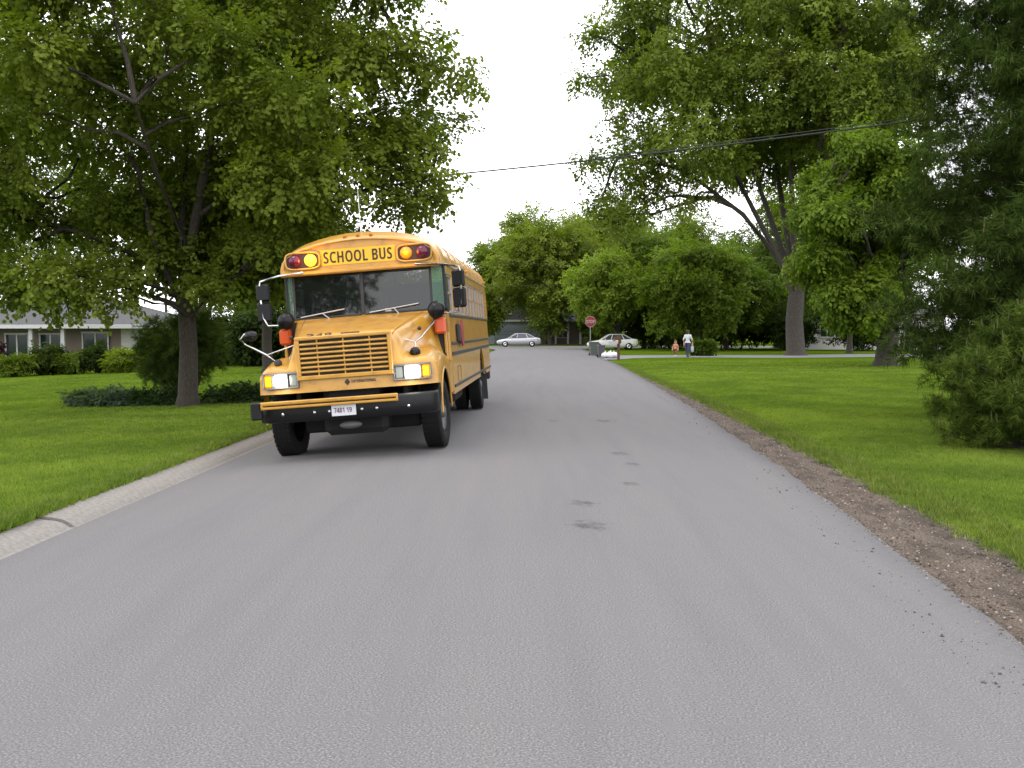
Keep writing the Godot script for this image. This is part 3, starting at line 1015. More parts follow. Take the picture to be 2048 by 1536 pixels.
	for i in 8: oc.append(Vector2(cos(TAU * (i + 0.5) / 8), sin(TAU * (i + 0.5) / 8)) * 0.24)
	st = new_st(); extrude(st, oc, Transform3D(Basis(Vector3.UP, PI / 2), Vector3(1.30, 1.62, -2.35)), 0.0, 0.02); part("sign_plate", st, M.stopred, sa)
	st = new_st(); box(st, Vector3(1.285, 1.62, -1.98), Vector3(0.06, 0.3, 0.2), 0.015); part("arm_motor", st, M.black, sa)
	# fuel door and access panel outlines on the lower side
	st = new_st()
	for b in [[1.08, -2.0, 0.012, 0.5], [0.84, -2.0, 0.012, 0.5]]: box(st, Vector3(1.252, b[0], b[1]), Vector3(0.008, b[2], b[3]))
	for b in [-2.25, -1.75]: box(st, Vector3(1.252, 0.96, b), Vector3(0.008, 0.24, 0.012))
	part("access_door", st, M.seam, bus)
	# aerial
	st = new_st(); tube(st, [Vector3(-0.02, 3.2, -1.1), Vector3(-0.02, 3.28, -1.1), Vector3(-0.02, 3.95, -1.12)], [0.02, 0.008, 0.004], 6); part("aerial", st, M.chrome, bus)
	st = new_st(); box(st, Vector3(-0.1, 3.3, -6.6), Vector3(0.5, 0.09, 0.55), 0.03); part("roof_hatch", st, M.bus, bus)

# ------------------------------------------------------------------ cars
func build_car(n: String, label: String, at: Vector3, yaw: float, paint: Material, wagon := false) -> void:
	# own axes: +x forward, length 4.7
	var car := thing(n, label, "car", at, yaw)
	var st := new_st()
	# body sections along the length: x, half width, bottom, belt/top height
	var secs := [[-2.3, 0.70, 0.42, 0.80], [-2.24, 0.80, 0.3, 0.94], [-1.9, 0.86, 0.22, 1.0], [-1.1, 0.88, 0.2, 0.98], [0.0, 0.885, 0.2, 0.94], [0.9, 0.88, 0.2, 0.92], [1.5, 0.86, 0.22, 0.84], [2.05, 0.82, 0.24, 0.74], [2.28, 0.74, 0.32, 0.64], [2.34, 0.64, 0.42, 0.54]]
	if wagon: secs = [[-2.2, 0.74, 0.45, 0.9], [-2.15, 0.84, 0.36, 1.05], [-1.8, 0.88, 0.32, 1.06], [-1.0, 0.89, 0.3, 1.04], [0.0, 0.89, 0.3, 1.02], [0.9, 0.89, 0.3, 1.0], [1.5, 0.87, 0.32, 0.95], [2.0, 0.84, 0.34, 0.86], [2.2, 0.76, 0.4, 0.74], [2.26, 0.66, 0.5, 0.62]]
	var rings := []
	for s in secs:
		var h: float = s[3] - s[2]
		var ring := []
		for q in [[0.0, 0.0], [0.82, 0.0], [0.97, 0.16], [1.0, 0.5], [0.985, 0.78], [0.93, 0.93], [0.78, 0.99], [0.0, 1.0]]:
			ring.append(Vector3(s[0], s[2] + h * q[1], s[1] * q[0]))
		for i in range(6, 0, -1): ring.append(Vector3(ring[i].x, ring[i].y, -ring[i].z))
		rings.append(ring)
	for i in rings.size() - 1:
		var cm := Vector3((secs[i][0] + secs[i + 1][0]) * 0.5, (secs[i][2] + secs[i][3]) * 0.5, 0)
		for k in rings[i].size():
			var k2: int = (k + 1) % rings[i].size()
			var mid: Vector3 = (rings[i][k] + rings[i][k2] + rings[i + 1][k] + rings[i + 1][k2]) * 0.25
			quad(st, rings[i][k], rings[i][k2], rings[i + 1][k2], rings[i + 1][k], mid - cm)
	for e in [0, rings.size() - 1]:
		for k in range(1, rings[e].size() - 1):
			tri(st, rings[e][0], rings[e][k], rings[e][k + 1], Vector3(-1 if e == 0 else 1, 0, 0))
	part("body", st, paint, car)
	# cabin: glass all round, roof and pillars in paint
	var base_y: float = 1.0 if wagon else 0.92
	var top_y: float = 1.66 if wagon else 1.40
	var b := [Vector3(1.15, base_y - 0.05, 0.74), Vector3(0.2, base_y, 0.80), Vector3(-1.0 if not wagon else -1.3, base_y, 0.79), Vector3(-1.75 if not wagon else -2.1, base_y + 0.04, 0.70)]
	var t := [Vector3(0.38, top_y - 0.03, 0.56), Vector3(0.05, top_y, 0.60), Vector3(-0.75 if not wagon else -1.2, top_y, 0.59), Vector3(-1.05 if not wagon else -1.9, top_y - 0.05, 0.55)]
	var mz := func(v: Vector3, s: float): return Vector3(v.x, v.y, v.z * s)
	for s in [-1.0, 1.0]:
		for i in 3:
			st = new_st(); st.set_smooth_group(-1)
			quad(st, mz.call(b[i], s), mz.call(b[i + 1], s), mz.call(t[i + 1], s), mz.call(t[i], s), Vector3(0, 0.3, s))
			part("side_window", st, M.carglass, car)
	for e in [0, 3]:
		st = new_st(); st.set_smooth_group(-1)
		quad(st, b[e], mz.call(b[e], -1.0), mz.call(t[e], -1.0), t[e], Vector3(1 if e == 0 else -1, 0.4, 0))
		part("windscreen" if e == 0 else "rear_window", st, M.carglass, car)
	st = new_st()
	for i in 3:
		quad(st, t[i] + Vector3(0, 0.01, 0.01), t[i + 1] + Vector3(0, 0.01, 0.01), mz.call(t[i + 1], -1.0) + Vector3(0, 0.01, -0.01), mz.call(t[i], -1.0) + Vector3(0, 0.01, -0.01), Vector3.UP)
	for s in [-1.0, 1.0]:
		for i in 4: tube(st, [mz.call(b[i], s), mz.call(t[i], s)], [0.035], 6)
		for i in 3: tube(st, [mz.call(t[i], s), mz.call(t[i + 1], s)], [0.035], 6)
	for e in [0, 3]: tube(st, [t[e], mz.call(t[e], -1.0)], [0.03], 6)
	part("roof", st, paint, car)
	for x in [-1.42, 1.42]:
		for s in [-1.0, 1.0]:
			var w := Node3D.new(); w.name = "wheel"; car.add_child(w, true)
			w.position = Vector3(x, 0.32, s * 0.79)
			var tt := Transform3D(Basis(Vector3.UP, -s * PI / 2), Vector3())
			st = new_st(); lathe(st, [Vector2(0.2, 0.1), Vector2(0.3, 0.1), Vector2(0.32, 0.06), Vector2(0.32, -0.06), Vector2(0.3, -0.1), Vector2(0.2, -0.1)], 22, tt); part("tyre", st, M.tyre, w)
			st = new_st(); lathe(st, [Vector2(0.21, 0.06), Vector2(0.2, 0.1), Vector2(0.08, 0.085), Vector2(0, 0.1)], 18, tt); part("rim", st, M.chrome, w)
	for s in [-1.0, 1.0]:
		st = new_st(); box(st, Vector3(2.2, secs[8][3] - 0.03, s * 0.56), Vector3(0.16, 0.12, 0.3), 0.04); part("headlight", st, M.reflector, car)
		st = new_st(); box(st, Vector3(-2.22, 0.82, s * 0.6), Vector3(0.12, 0.14, 0.26), 0.03); part("tail_light", st, M.redlamp, car)
		st = new_st(); box(st, Vector3(0.75, base_y + 0.03, s * 0.92), Vector3(0.12, 0.11, 0.16), 0.03); part("mirror", st, paint, car)

# ------------------------------------------------------------------ people: bones joined by a smooth minimum, meshed as surface nets
func figure(bones: Array, lo: Vector3, hi: Vector3, cell: float, colour: Callable, kk := 0.035) -> ArrayMesh:
	var nx := int((hi.x - lo.x) / cell) + 1
	var ny := int((hi.y - lo.y) / cell) + 1
	var nz := int((hi.z - lo.z) / cell) + 1
	var f := PackedFloat32Array()
	f.resize(nx * ny * nz)
	for z in nz:
		for y in ny:
			for x in nx:
				var p := lo + Vector3(x, y, z) * cell
				var acc := 0.0
				var best := 1e9
				for b in bones:
					var a: Vector3 = b[0]
					var d: Vector3 = b[1] - a
					var t := clampf((p - a).dot(d) / maxf(d.length_squared(), 1e-6), 0.0, 1.0)
					var q := p - a - d * t
					q.z /= b[4]
					var v: float = q.length() - lerpf(b[2], b[3], t)
					if v < 0.25: acc += exp(-v / kk)
					best = minf(best, v)
				f[(z * ny + y) * nx + x] = (-kk * log(acc)) if acc > 0.0 else best
	var ids := {}
	var vs := PackedVector3Array()
	var cs := PackedColorArray()
	var id := func(x, y, z): return (z * ny + y) * nx + x
	for z in nz - 1:
		for y in ny - 1:
			for x in nx - 1:
				var sum := Vector3()
				var cnt := 0
				for e in [[0,0,0,1,0,0],[0,1,0,1,1,0],[0,0,1,1,0,1],[0,1,1,1,1,1],[0,0,0,0,1,0],[1,0,0,1,1,0],[0,0,1,0,1,1],[1,0,1,1,1,1],[0,0,0,0,0,1],[1,0,0,1,0,1],[0,1,0,0,1,1],[1,1,0,1,1,1]]:
					var va: float = f[((z + e[2]) * ny + y + e[1]) * nx + x + e[0]]
					var vb: float = f[((z + e[5]) * ny + y + e[4]) * nx + x + e[3]]
					if (va < 0.0) != (vb < 0.0):
						var t := va / (va - vb)
						sum += Vector3(x + lerpf(e[0], e[3], t), y + lerpf(e[1], e[4], t), z + lerpf(e[2], e[5], t))
						cnt += 1
				if cnt > 0:
					ids[id.call(x, y, z)] = vs.size()
					var p := lo + sum / cnt * cell
					vs.append(p)
					cs.append(colour.call(p))
	var ix := PackedInt32Array()
	for z in range(1, nz - 1):
		for y in range(1, ny - 1):
			for x in range(1, nx - 1):
				var a: float = f[(z * ny + y) * nx + x]
				for ax in 3:
					var o := [0, 0, 0]; o[ax] = 1
					var b: float = f[((z + o[2]) * ny + y + o[1]) * nx + x + o[0]]
					if (a < 0.0) == (b < 0.0): continue
					var u := [0, 0, 0]; u[(ax + 1) % 3] = 1
					var w := [0, 0, 0]; w[(ax + 2) % 3] = 1
					var q := [id.call(x, y, z), id.call(x - u[0], y - u[1], z - u[2]), id.call(x - u[0] - w[0], y - u[1] - w[1], z - u[2] - w[2]), id.call(x - w[0], y - w[1], z - w[2])]
					var ok := true
					for e in q:
						if not ids.has(e): ok = false
					if not ok: continue
					var v := [ids[q[0]], ids[q[1]], ids[q[2]], ids[q[3]]]
					for tr in ([[0, 2, 1], [0, 3, 2]] if a < 0.0 else [[0, 1, 2], [0, 2, 3]]):
						for e in tr: ix.append(v[e])
	var st := SurfaceTool.new()
	st.begin(Mesh.PRIMITIVE_TRIANGLES)
	st.set_smooth_group(0)
	for i in ix:
		st.set_color(cs[i]); st.add_vertex(vs[i])
	st.index()
	st.generate_normals()
	return st.commit()

func hand_bones(wrist: Vector3, dir: Vector3, across: Vector3, s: float) -> Array:
	# a palm, four fingers of different lengths bent at the knuckle, and a thumb off the palm's side
	var out := [[wrist, wrist + dir * 0.075 * s, 0.022 * s, 0.026 * s, 1.0]]
	var curl := dir.cross(across) * 0.4
	var ls := [0.062, 0.072, 0.067, 0.05]
	for i in 4:
		var k: Vector3 = wrist + dir * 0.08 * s + across * (i - 1.5) * 0.02 * s
		var m: Vector3 = k + (dir + curl * 0.3).normalized() * ls[i] * 0.5 * s
		out.append([k, m, 0.0095 * s, 0.009 * s, 1.0])
		out.append([m, m + (dir * 0.7 + curl).normalized() * ls[i] * 0.55 * s, 0.009 * s, 0.0075 * s, 1.0])
	var tb: Vector3 = wrist + dir * 0.025 * s + across * -0.025 * s
	out.append([tb, tb + (dir - across * 0.8).normalized() * 0.055 * s, 0.012 * s, 0.009 * s, 1.0])
	return out

func build_people() -> void:
	# a grown-up walking up the drive, seen from behind and a little from the side
	var adult := thing("person", "person in white shirt and dark blue jeans walking on the driveway", "person", P(11.36, ground_h(11.36, 65.0) + 0.02, 65.0), 2.6)
	var bn := []
	var hip := Vector3(0, 0.92, 0)
	bn.append([hip + Vector3(-0.07, 0, 0), hip + Vector3(0.07, 0, 0), 0.125, 0.125, 0.85])
	bn.append([Vector3(0, 0.95, 0), Vector3(0, 1.18, 0.0), 0.125, 0.13, 0.8])
	bn.append([Vector3(-0.09, 1.3, 0), Vector3(0.09, 1.3, 0), 0.125, 0.125, 0.8])
	bn.append([Vector3(-0.14, 1.4, 0), Vector3(0.14, 1.4, 0), 0.07, 0.07, 0.9])
	bn.append([Vector3(0, 1.4, 0), Vector3(0, 1.52, 0.02), 0.06, 0.055, 1.0])
	for s in [-1.0, 1.0]:
		var kn := Vector3(s * 0.1, 0.5, 0.12 * s)
		var an := Vector3(s * 0.1, 0.09, -0.02 + 0.2 * s)
		bn.append([Vector3(s * 0.09, 0.88, 0), kn, 0.095, 0.068, 1.0])
		bn.append([kn, an, 0.064, 0.045, 1.0])
		bn.append([an + Vector3(0, -0.035, -0.03), an + Vector3(0, -0.045, 0.16), 0.045, 0.038, 1.0])
		var el := Vector3(s * 0.27, 1.12, -0.06 * s)
		var wr := Vector3(s * 0.26, 0.88, 0.08 - 0.05 * s)
		bn.append([Vector3(s * 0.19, 1.39, 0), el, 0.058, 0.045, 1.0])
		bn.append([el, wr, 0.043, 0.03, 1.0])
		bn += hand_bones(wr, Vector3(0, -1, 0.15).normalized(), Vector3(0, 0.15, 1).normalized(), 1.0)
	var skin := Color(0.45, 0.25, 0.17)
	var body := figure(bn, Vector3(-0.42, -0.02, -0.42), Vector3(0.42, 1.56, 0.45), 0.022, func(p: Vector3) -> Color:
		if p.y < 0.09: return Color(0.05, 0.045, 0.04)
		if absf(p.x) > 0.2 and p.y < 1.16: return skin
		if p.y < 0.93: return Color(0.025, 0.035, 0.075)
		if p.y > 1.47: return skin
		return Color(0.5, 0.52, 0.55), 0.02)
	part_mesh("body", body, M.figure, adult)
	var hd := [[Vector3(0, 1.60, 0.02), Vector3(0, 1.66, 0.0), 0.075, 0.088, 1.1], [Vector3(0, 1.53, 0.02), Vector3(0, 1.58, 0.035), 0.05, 0.055, 1.0], [Vector3(0, 1.615, 0.105), Vector3(0, 1.59, 0.125), 0.012, 0.015, 1.0]]
	for s in [-1.0, 1.0]:
		hd.append([Vector3(s * 0.088, 1.6, 0.0), Vector3(s * 0.09, 1.635, -0.005), 0.014, 0.017, 1.0])
		hd.append([Vector3(s * 0.032, 1.632, 0.085), Vector3(s * 0.034, 1.632, 0.087), 0.014, 0.014, 1.0])
	var head := figure(hd, Vector3(-0.14, 1.46, -0.14), Vector3(0.14, 1.78, 0.17), 0.009, func(p: Vector3) -> Color:
		if absf(p.y - 1.632) < 0.01 and absf(absf(p.x) - 0.033) < 0.012 and p.z > 0.06: return Color(0.03, 0.02, 0.02)
		if absf(p.y - 1.562) < 0.006 and absf(p.x) < 0.025 and p.z > 0.05: return Color(0.3, 0.1, 0.09)
		return skin, 0.012)
	part_mesh("head", head, M.figure, adult)
	var hr := [[Vector3(0, 1.66, -0.02), Vector3(0, 1.68, 0.02), 0.098, 0.09, 1.1], [Vector3(0, 1.62, -0.05), Vector3(0, 1.54, -0.06), 0.085, 0.06, 0.9]]
	part_mesh("hair", figure(hr, Vector3(-0.15, 1.44, -0.18), Vector3(0.15, 1.8, 0.16), 0.014, func(_p): return Color(0.05, 0.03, 0.02), 0.015), M.figure, adult)
	# the bag in the person's hand
	var bag := thing("bag", "pale grey cloth bag hanging from the hand of the person in jeans", "bag", adult.position + adult.basis * Vector3(-0.27, 0.32, 0.1), 2.6)
	var st := new_st()
	var prof := [[0.0, 0.13, 0.05], [0.03, 0.17, 0.085], [0.2, 0.18, 0.09], [0.38, 0.165, 0.06], [0.4, 0.15, 0.03]]
	for i in prof.size() - 1:
		for k in 14:
			var f := func(q: Array, j: int): return Vector3(cos(TAU * j / 14) * q[2], q[0], sin(TAU * j / 14) * q[1])
			quad(st, f.call(prof[i], k), f.call(prof[i], k + 1), f.call(prof[i + 1], k + 1), f.call(prof[i + 1], k), Vector3(cos(TAU * (k + 0.5) / 14), 0, sin(TAU * (k + 0.5) / 14)))
	for k in 12: tri(st, Vector3(0, 0, 0), Vector3(cos(TAU * k / 12) * 0.05, 0, sin(TAU * k / 12) * 0.13), Vector3(cos(TAU * (k + 1) / 12) * 0.05, 0, sin(TAU * (k + 1) / 12) * 0.13), Vector3.DOWN)
	part("sack", st, M.bagcloth, bag)
	st = new_st(); tube(st, [Vector3(0, 0.38, -0.1), Vector3(0, 0.5, -0.04), Vector3(0, 0.5, 0.04), Vector3(0, 0.38, 0.1)], [0.01], 6); part("handle", st, M.bagcloth, bag)
	# a child beside, in an orange-brown top
	var child := thing("person", "small child in orange top and brown trousers on the driveway", "person", P(10.98, ground_h(10.98, 67.5) + 0.02, 67.5), -0.4)
	bn = []
	bn.append([Vector3(-0.045, 0.5, 0), Vector3(0.045, 0.5, 0), 0.09, 0.09, 0.9])
	bn.append([Vector3(0, 0.52, 0), Vector3(0, 0.72, 0), 0.095, 0.1, 0.85])
	bn.append([Vector3(-0.08, 0.77, 0), Vector3(0.08, 0.77, 0), 0.06, 0.06, 0.9])
	bn.append([Vector3(0, 0.78, 0), Vector3(0, 0.86, 0.01), 0.045, 0.042, 1.0])
	for s in [-1.0, 1.0]:
		var kn := Vector3(s * 0.06, 0.28, 0.06 * s)
		var an := Vector3(s * 0.06, 0.06, 0.08 * s)
		bn.append([Vector3(s * 0.055, 0.48, 0), kn, 0.065, 0.05, 1.0])
		bn.append([kn, an, 0.048, 0.035, 1.0])
		bn.append([an + Vector3(0, -0.02, -0.02), an + Vector3(0, -0.03, 0.1), 0.034, 0.03, 1.0])
		var el := Vector3(s * 0.18, 0.62, 0.02)
		var wr := Vector3(s * 0.19, 0.49, 0.07)
		bn.append([Vector3(s * 0.12, 0.78, 0), el, 0.042, 0.034, 1.0])
		bn.append([el, wr, 0.032, 0.024, 1.0])
		bn += hand_bones(wr, Vector3(0, -1, 0.2).normalized(), Vector3(0, 0.2, 1).normalized(), 0.7)
	part_mesh("body", figure(bn, Vector3(-0.3, -0.02, -0.22), Vector3(0.3, 0.9, 0.26), 0.017, func(p: Vector3) -> Color:
		if p.y < 0.075: return Color(0.5, 0.5, 0.5)
		if absf(p.x) > 0.14 and p.y < 0.64: return skin
		if p.y < 0.5: return Color(0.16, 0.06, 0.025)
		if p.y > 0.83: return skin
		return Color(0.42, 0.2, 0.11), 0.016), M.figure, child)
	hd = [[Vector3(0, 0.95, 0.01), Vector3(0, 1.0, 0.0), 0.072, 0.082, 1.08], [Vector3(0, 0.89, 0.02), Vector3(0, 0.92, 0.03), 0.045, 0.05, 1.0], [Vector3(0, 0.955, 0.088), Vector3(0, 0.945, 0.098), 0.01, 0.012, 1.0]]
	for s in [-1.0, 1.0]: hd.append([Vector3(s * 0.08, 0.95, 0.0), Vector3(s * 0.082, 0.975, 0.0), 0.012, 0.014, 1.0])
	part_mesh("head", figure(hd, Vector3(-0.13, 0.8, -0.13), Vector3(0.13, 1.11, 0.14), 0.01, func(p: Vector3) -> Color:
		if absf(p.y - 0.972) < 0.009 and absf(absf(p.x) - 0.03) < 0.011 and p.z > 0.05: return Color(0.03, 0.02, 0.02)
		return skin, 0.012), M.figure, child)
	part_mesh("hair", figure([[Vector3(0, 1.0, -0.015), Vector3(0, 1.02, 0.015), 0.09, 0.082, 1.08], [Vector3(0, 0.97, -0.04), Vector3(0, 0.93, -0.045), 0.07, 0.05, 0.9]], Vector3(-0.14, 0.82, -0.16), Vector3(0.14, 1.13, 0.14), 0.014, func(_p): return Color(0.16, 0.09, 0.04), 0.015), M.figure, child)

# ------------------------------------------------------------------ houses
func hip_roof(st: SurfaceTool, x0: float, x1: float, z0: float, z1: float, y: float, rise: float, inset: float) -> void:
	# z0 nearer the street; the ridge runs along x
	st.set_smooth_group(-1)
	var zm := (z0 + z1) * 0.5
	var a := Vector3(x0, y, z0); var b := Vector3(x1, y, z0); var c := Vector3(x1, y, z1); var d := Vector3(x0, y, z1)
	var r0 := Vector3(x0 + inset, y + rise, zm); var r1 := Vector3(x1 - inset, y + rise, zm)
	quad(st, a, b, r1, r0, Vector3(0, 1, 1)); quad(st, d, c, r1, r0, Vector3(0, 1, -1))
	tri(st, a, d, r0, Vector3(-1, 1, 0)); tri(st, b, c, r1, Vector3(1, 1, 0))
	quad(st, a - Vector3(0, 0.02, 0), b - Vector3(0, 0.02, 0), c - Vector3(0, 0.02, 0), d - Vector3(0, 0.02, 0), Vector3.DOWN)
	st.set_smooth_group(0)

func window_part(parent: Node3D, at: Vector3, w: float, h: float, bars: int, frame_m: Material, glass_m: Material) -> void:
	var o := Node3D.new(); o.name = "window"; parent.add_child(o, true); o.position = at
	var st := new_st()
	for b in [[0, h * 0.5, w + 0.16, 0.1], [0, -h * 0.5, w + 0.16, 0.1]]: box(st, Vector3(b[0], b[1], 0), Vector3(b[2], b[3], 0.08), 0.01)
	for k in bars + 2: box(st, Vector3(lerpf(-w * 0.5, w * 0.5, k / float(bars + 1)), 0, 0), Vector3(0.09, h, 0.075), 0.01)
	part("frame", st, frame_m, o)
	for k in bars + 1:
		st = new_st()
		var pw := w / (bars + 1)
		box(st, Vector3(-w * 0.5 + pw * (k + 0.5), 0, -0.02), Vector3(pw - 0.08, h - 0.08, 0.01))
		part("pane", st, glass_m, o)

func build_houses() -> void:
	# low ranch house across the left lawn; its front faces the street
	var gy := -0.72
	var h := thing("house", "low ranch house with grey hipped roof, brick front and white trim behind shrubs", "house", P(-25.5, gy, 57.0))
	var st := new_st()
	box(st, Vector3(-2.0, 1.2, -4.0), Vector3(14.2, 2.9, 7.6))
	part("brick_wall", st, M.brick, h)
	st = new_st(); box(st, Vector3(4.6, 1.2, -0.18), Vector3(2.55, 2.85, 0.26), 0.01); part("siding_wall", st, M.siding, h)
	for k in 12:
		st = new_st(); box(st, Vector3(4.6, 0.05 + k * 0.22, -0.035), Vector3(2.5, 0.2, 0.03), 0.008, Basis(Vector3.RIGHT, 0.06)); part("siding_board", st, M.siding, h)
	st = new_st(); hip_roof(st, -10.5, 6.4, 0.8, -8.6, 2.62, 1.55, 4.6); part("roof", st, M.shingle, h)
	st = new_st(); hip_roof(st, 0.6, 6.55, 1.1, -5.0, 2.65, 0.85, 2.9); part("porch_roof", st, M.shingle, h)
	for e in [[Vector3(-4.95, 2.56, 0.82), Vector3(11.1, 0.2, 0.05)], [Vector3(3.575, 2.56, 1.12), Vector3(5.98, 0.22, 0.05)], [Vector3(6.57, 2.56, -1.9), Vector3(0.05, 0.22, 6.1)]]:
		st = new_st(); box(st, e[0], e[1], 0.01); part("fascia", st, M.trim, h)
	st = new_st(); box(st, Vector3(-1.0, 2.47, 0.4), Vector3(15.0, 0.04, 1.2)); part("soffit", st, M.trim, h)
	for x in [0.35, -1.45, -3.6]:
		st = new_st(); box(st, Vector3(x, 1.15, 0.62), Vector3(0.22, 2.6, 0.22), 0.02); part("porch_post", st, M.trim, h)
	window_part(h, Vector3(1.85, 1.35, -0.1), 1.45, 1.75, 1, M.trim, M.houseglass)
	window_part(h, Vector3(-0.7, 1.35, -0.1), 1.2, 1.6, 1, M.trim, M.houseglass)
	window_part(h, Vector3(-2.6, 1.35, -0.1), 1.3, 1.6, 1, M.trim, M.houseglass)
	window_part(h, Vector3(-5.2, 1.4, -0.1), 2.2, 1.4, 2, M.trim, M.houseglass)
	st = new_st(); box(st, Vector3(4.95, 1.05, 0.02), Vector3(0.22, 2.0, 0.05), 0.01); part("downpipe", st, M.dark, h)
	st = new_st(); box(st, Vector3(5.45, 0.95, -0.02), Vector3(0.8, 2.0, 0.06), 0.01); var dr := part("door", st, M.trim, h)
	st = new_st(); box(st, Vector3(5.15, 0.95, 0.04), Vector3(0.05, 0.12, 0.06), 0.01); part("handle", st, M.dark, dr)
	st = new_st(); box(st, Vector3(-4.0, 4.1, -4.2), Vector3(0.8, 1.6, 0.6), 0.02); part("chimney", st, M.brick, h)

	# grey house beyond the far street
	var g := thing("house", "grey house with gabled roof and blue grey garage front behind the silver car", "house", P(-1.0, -0.25, 128.0))
	st = new_st(); box(st, Vector3(0, 1.4, -4), Vector3(9.5, 3.4, 8)); part("wall", st, M.greywall, g)
	st = new_st(); box(st, Vector3(1.0, 1.15, 0.06), Vector3(4.6, 2.2, 0.12), 0.02); var gd := part("garage_door", st, M.bluegrey, g)
	for k in 4:
		st = new_st(); box(st, Vector3(1.0, 0.4 + k * 0.5, 0.14), Vector3(4.4, 0.42, 0.04), 0.02); part("door_panel", st, M.bluegrey, gd)
	st = new_st()
	var gp := PackedVector2Array([Vector2(-5.4, 3.0), Vector2(5.4, 3.0), Vector2(0.4, 6.0)])
	extrude(st, gp, Transform3D(), -8.2, -0.1); part("roof", st, M.shingle, g)
	for e in [[Vector2(-5.6, 2.95), Vector2(0.4, 6.15)], [Vector2(0.4, 6.15), Vector2(5.6, 2.95)]]:
		st = new_st()
		var dd: Vector2 = e[1] - e[0]
		box(st, Vector3((e[0].x + e[1].x) * 0.5, (e[0].y + e[1].y) * 0.5, 0.0), Vector3(dd.length(), 0.26, 0.14), 0.01, Basis(Vector3.BACK, dd.angle()))
		part("gable_board", st, M.trim, g)
	st = new_st(); box(st, Vector3(0.3, 2.98, 0.1), Vector3(7.4, 0.24, 0.3), 0.02); part("fascia", st, M.trim, g)
	window_part(g, Vector3(0.4, 4.3, -0.06), 1.1, 0.9, 1, M.trim, M.houseglass)
	# tan brick house with white posts beside it
	var k2 := thing("house", "tan brick house with white porch posts beyond the far street", "house", P(7.0, -0.25, 131.0))
	st = new_st(); box(st, Vector3(0.5, 1.3, -4), Vector3(12, 3.1, 8)); part("wall", st, M.brick, k2)
	st = new_st(); box(st, Vector3(-3.4, 1.2, 1.0), Vector3(1.4, 3.0, 2.0), 0.02); part("bay_wall", st, M.tan, k2)
	st = new_st(); hip_roof(st, -6.4, 7.4, 1.9, -9, 2.9, 2.0, 5.0); part("roof", st, M.shingle, k2)
	for x in [-1.4, 0.2, 1.8, 3.0]:
		st = new_st(); box(st, Vector3(x, 1.3, 1.5), Vector3(0.26, 2.9, 0.26), 0.03); part("porch_post", st, M.trim, k2)
	window_part(k2, Vector3(-0.4, 1.5, 0.05), 1.6, 1.3, 1, M.trim, M.houseglass)
	window_part(k2, Vector3(2.6, 1.5, 0.05), 1.6, 1.3, 1, M.trim, M.houseglass)
	# white house behind the trees on the right
	var w := thing("house", "white sided house half hidden behind the big maple trunk and pine", "house", P(33.0, -0.1, 92.0))
	st = new_st(); box(st, Vector3(0, 1.5, -4), Vector3(13, 3.4, 8)); part("wall", st, M.siding, w)
	st = new_st(); hip_roof(st, -7.2, 7.2, 0.7, -8.7, 3.15, 2.4, 4.5); part("roof", st, M.shingle, w)
	for x in [-4.2, -0.5, 3.5]: window_part(w, Vector3(x, 1.7, 0.05), 1.3, 1.3, 1, M.trim, M.houseglass)
	st = new_st(); box(st, Vector3(1.6, 1.1, 0.05), Vector3(0.95, 2.1, 0.08), 0.02); part("door", st, M.dark, w)

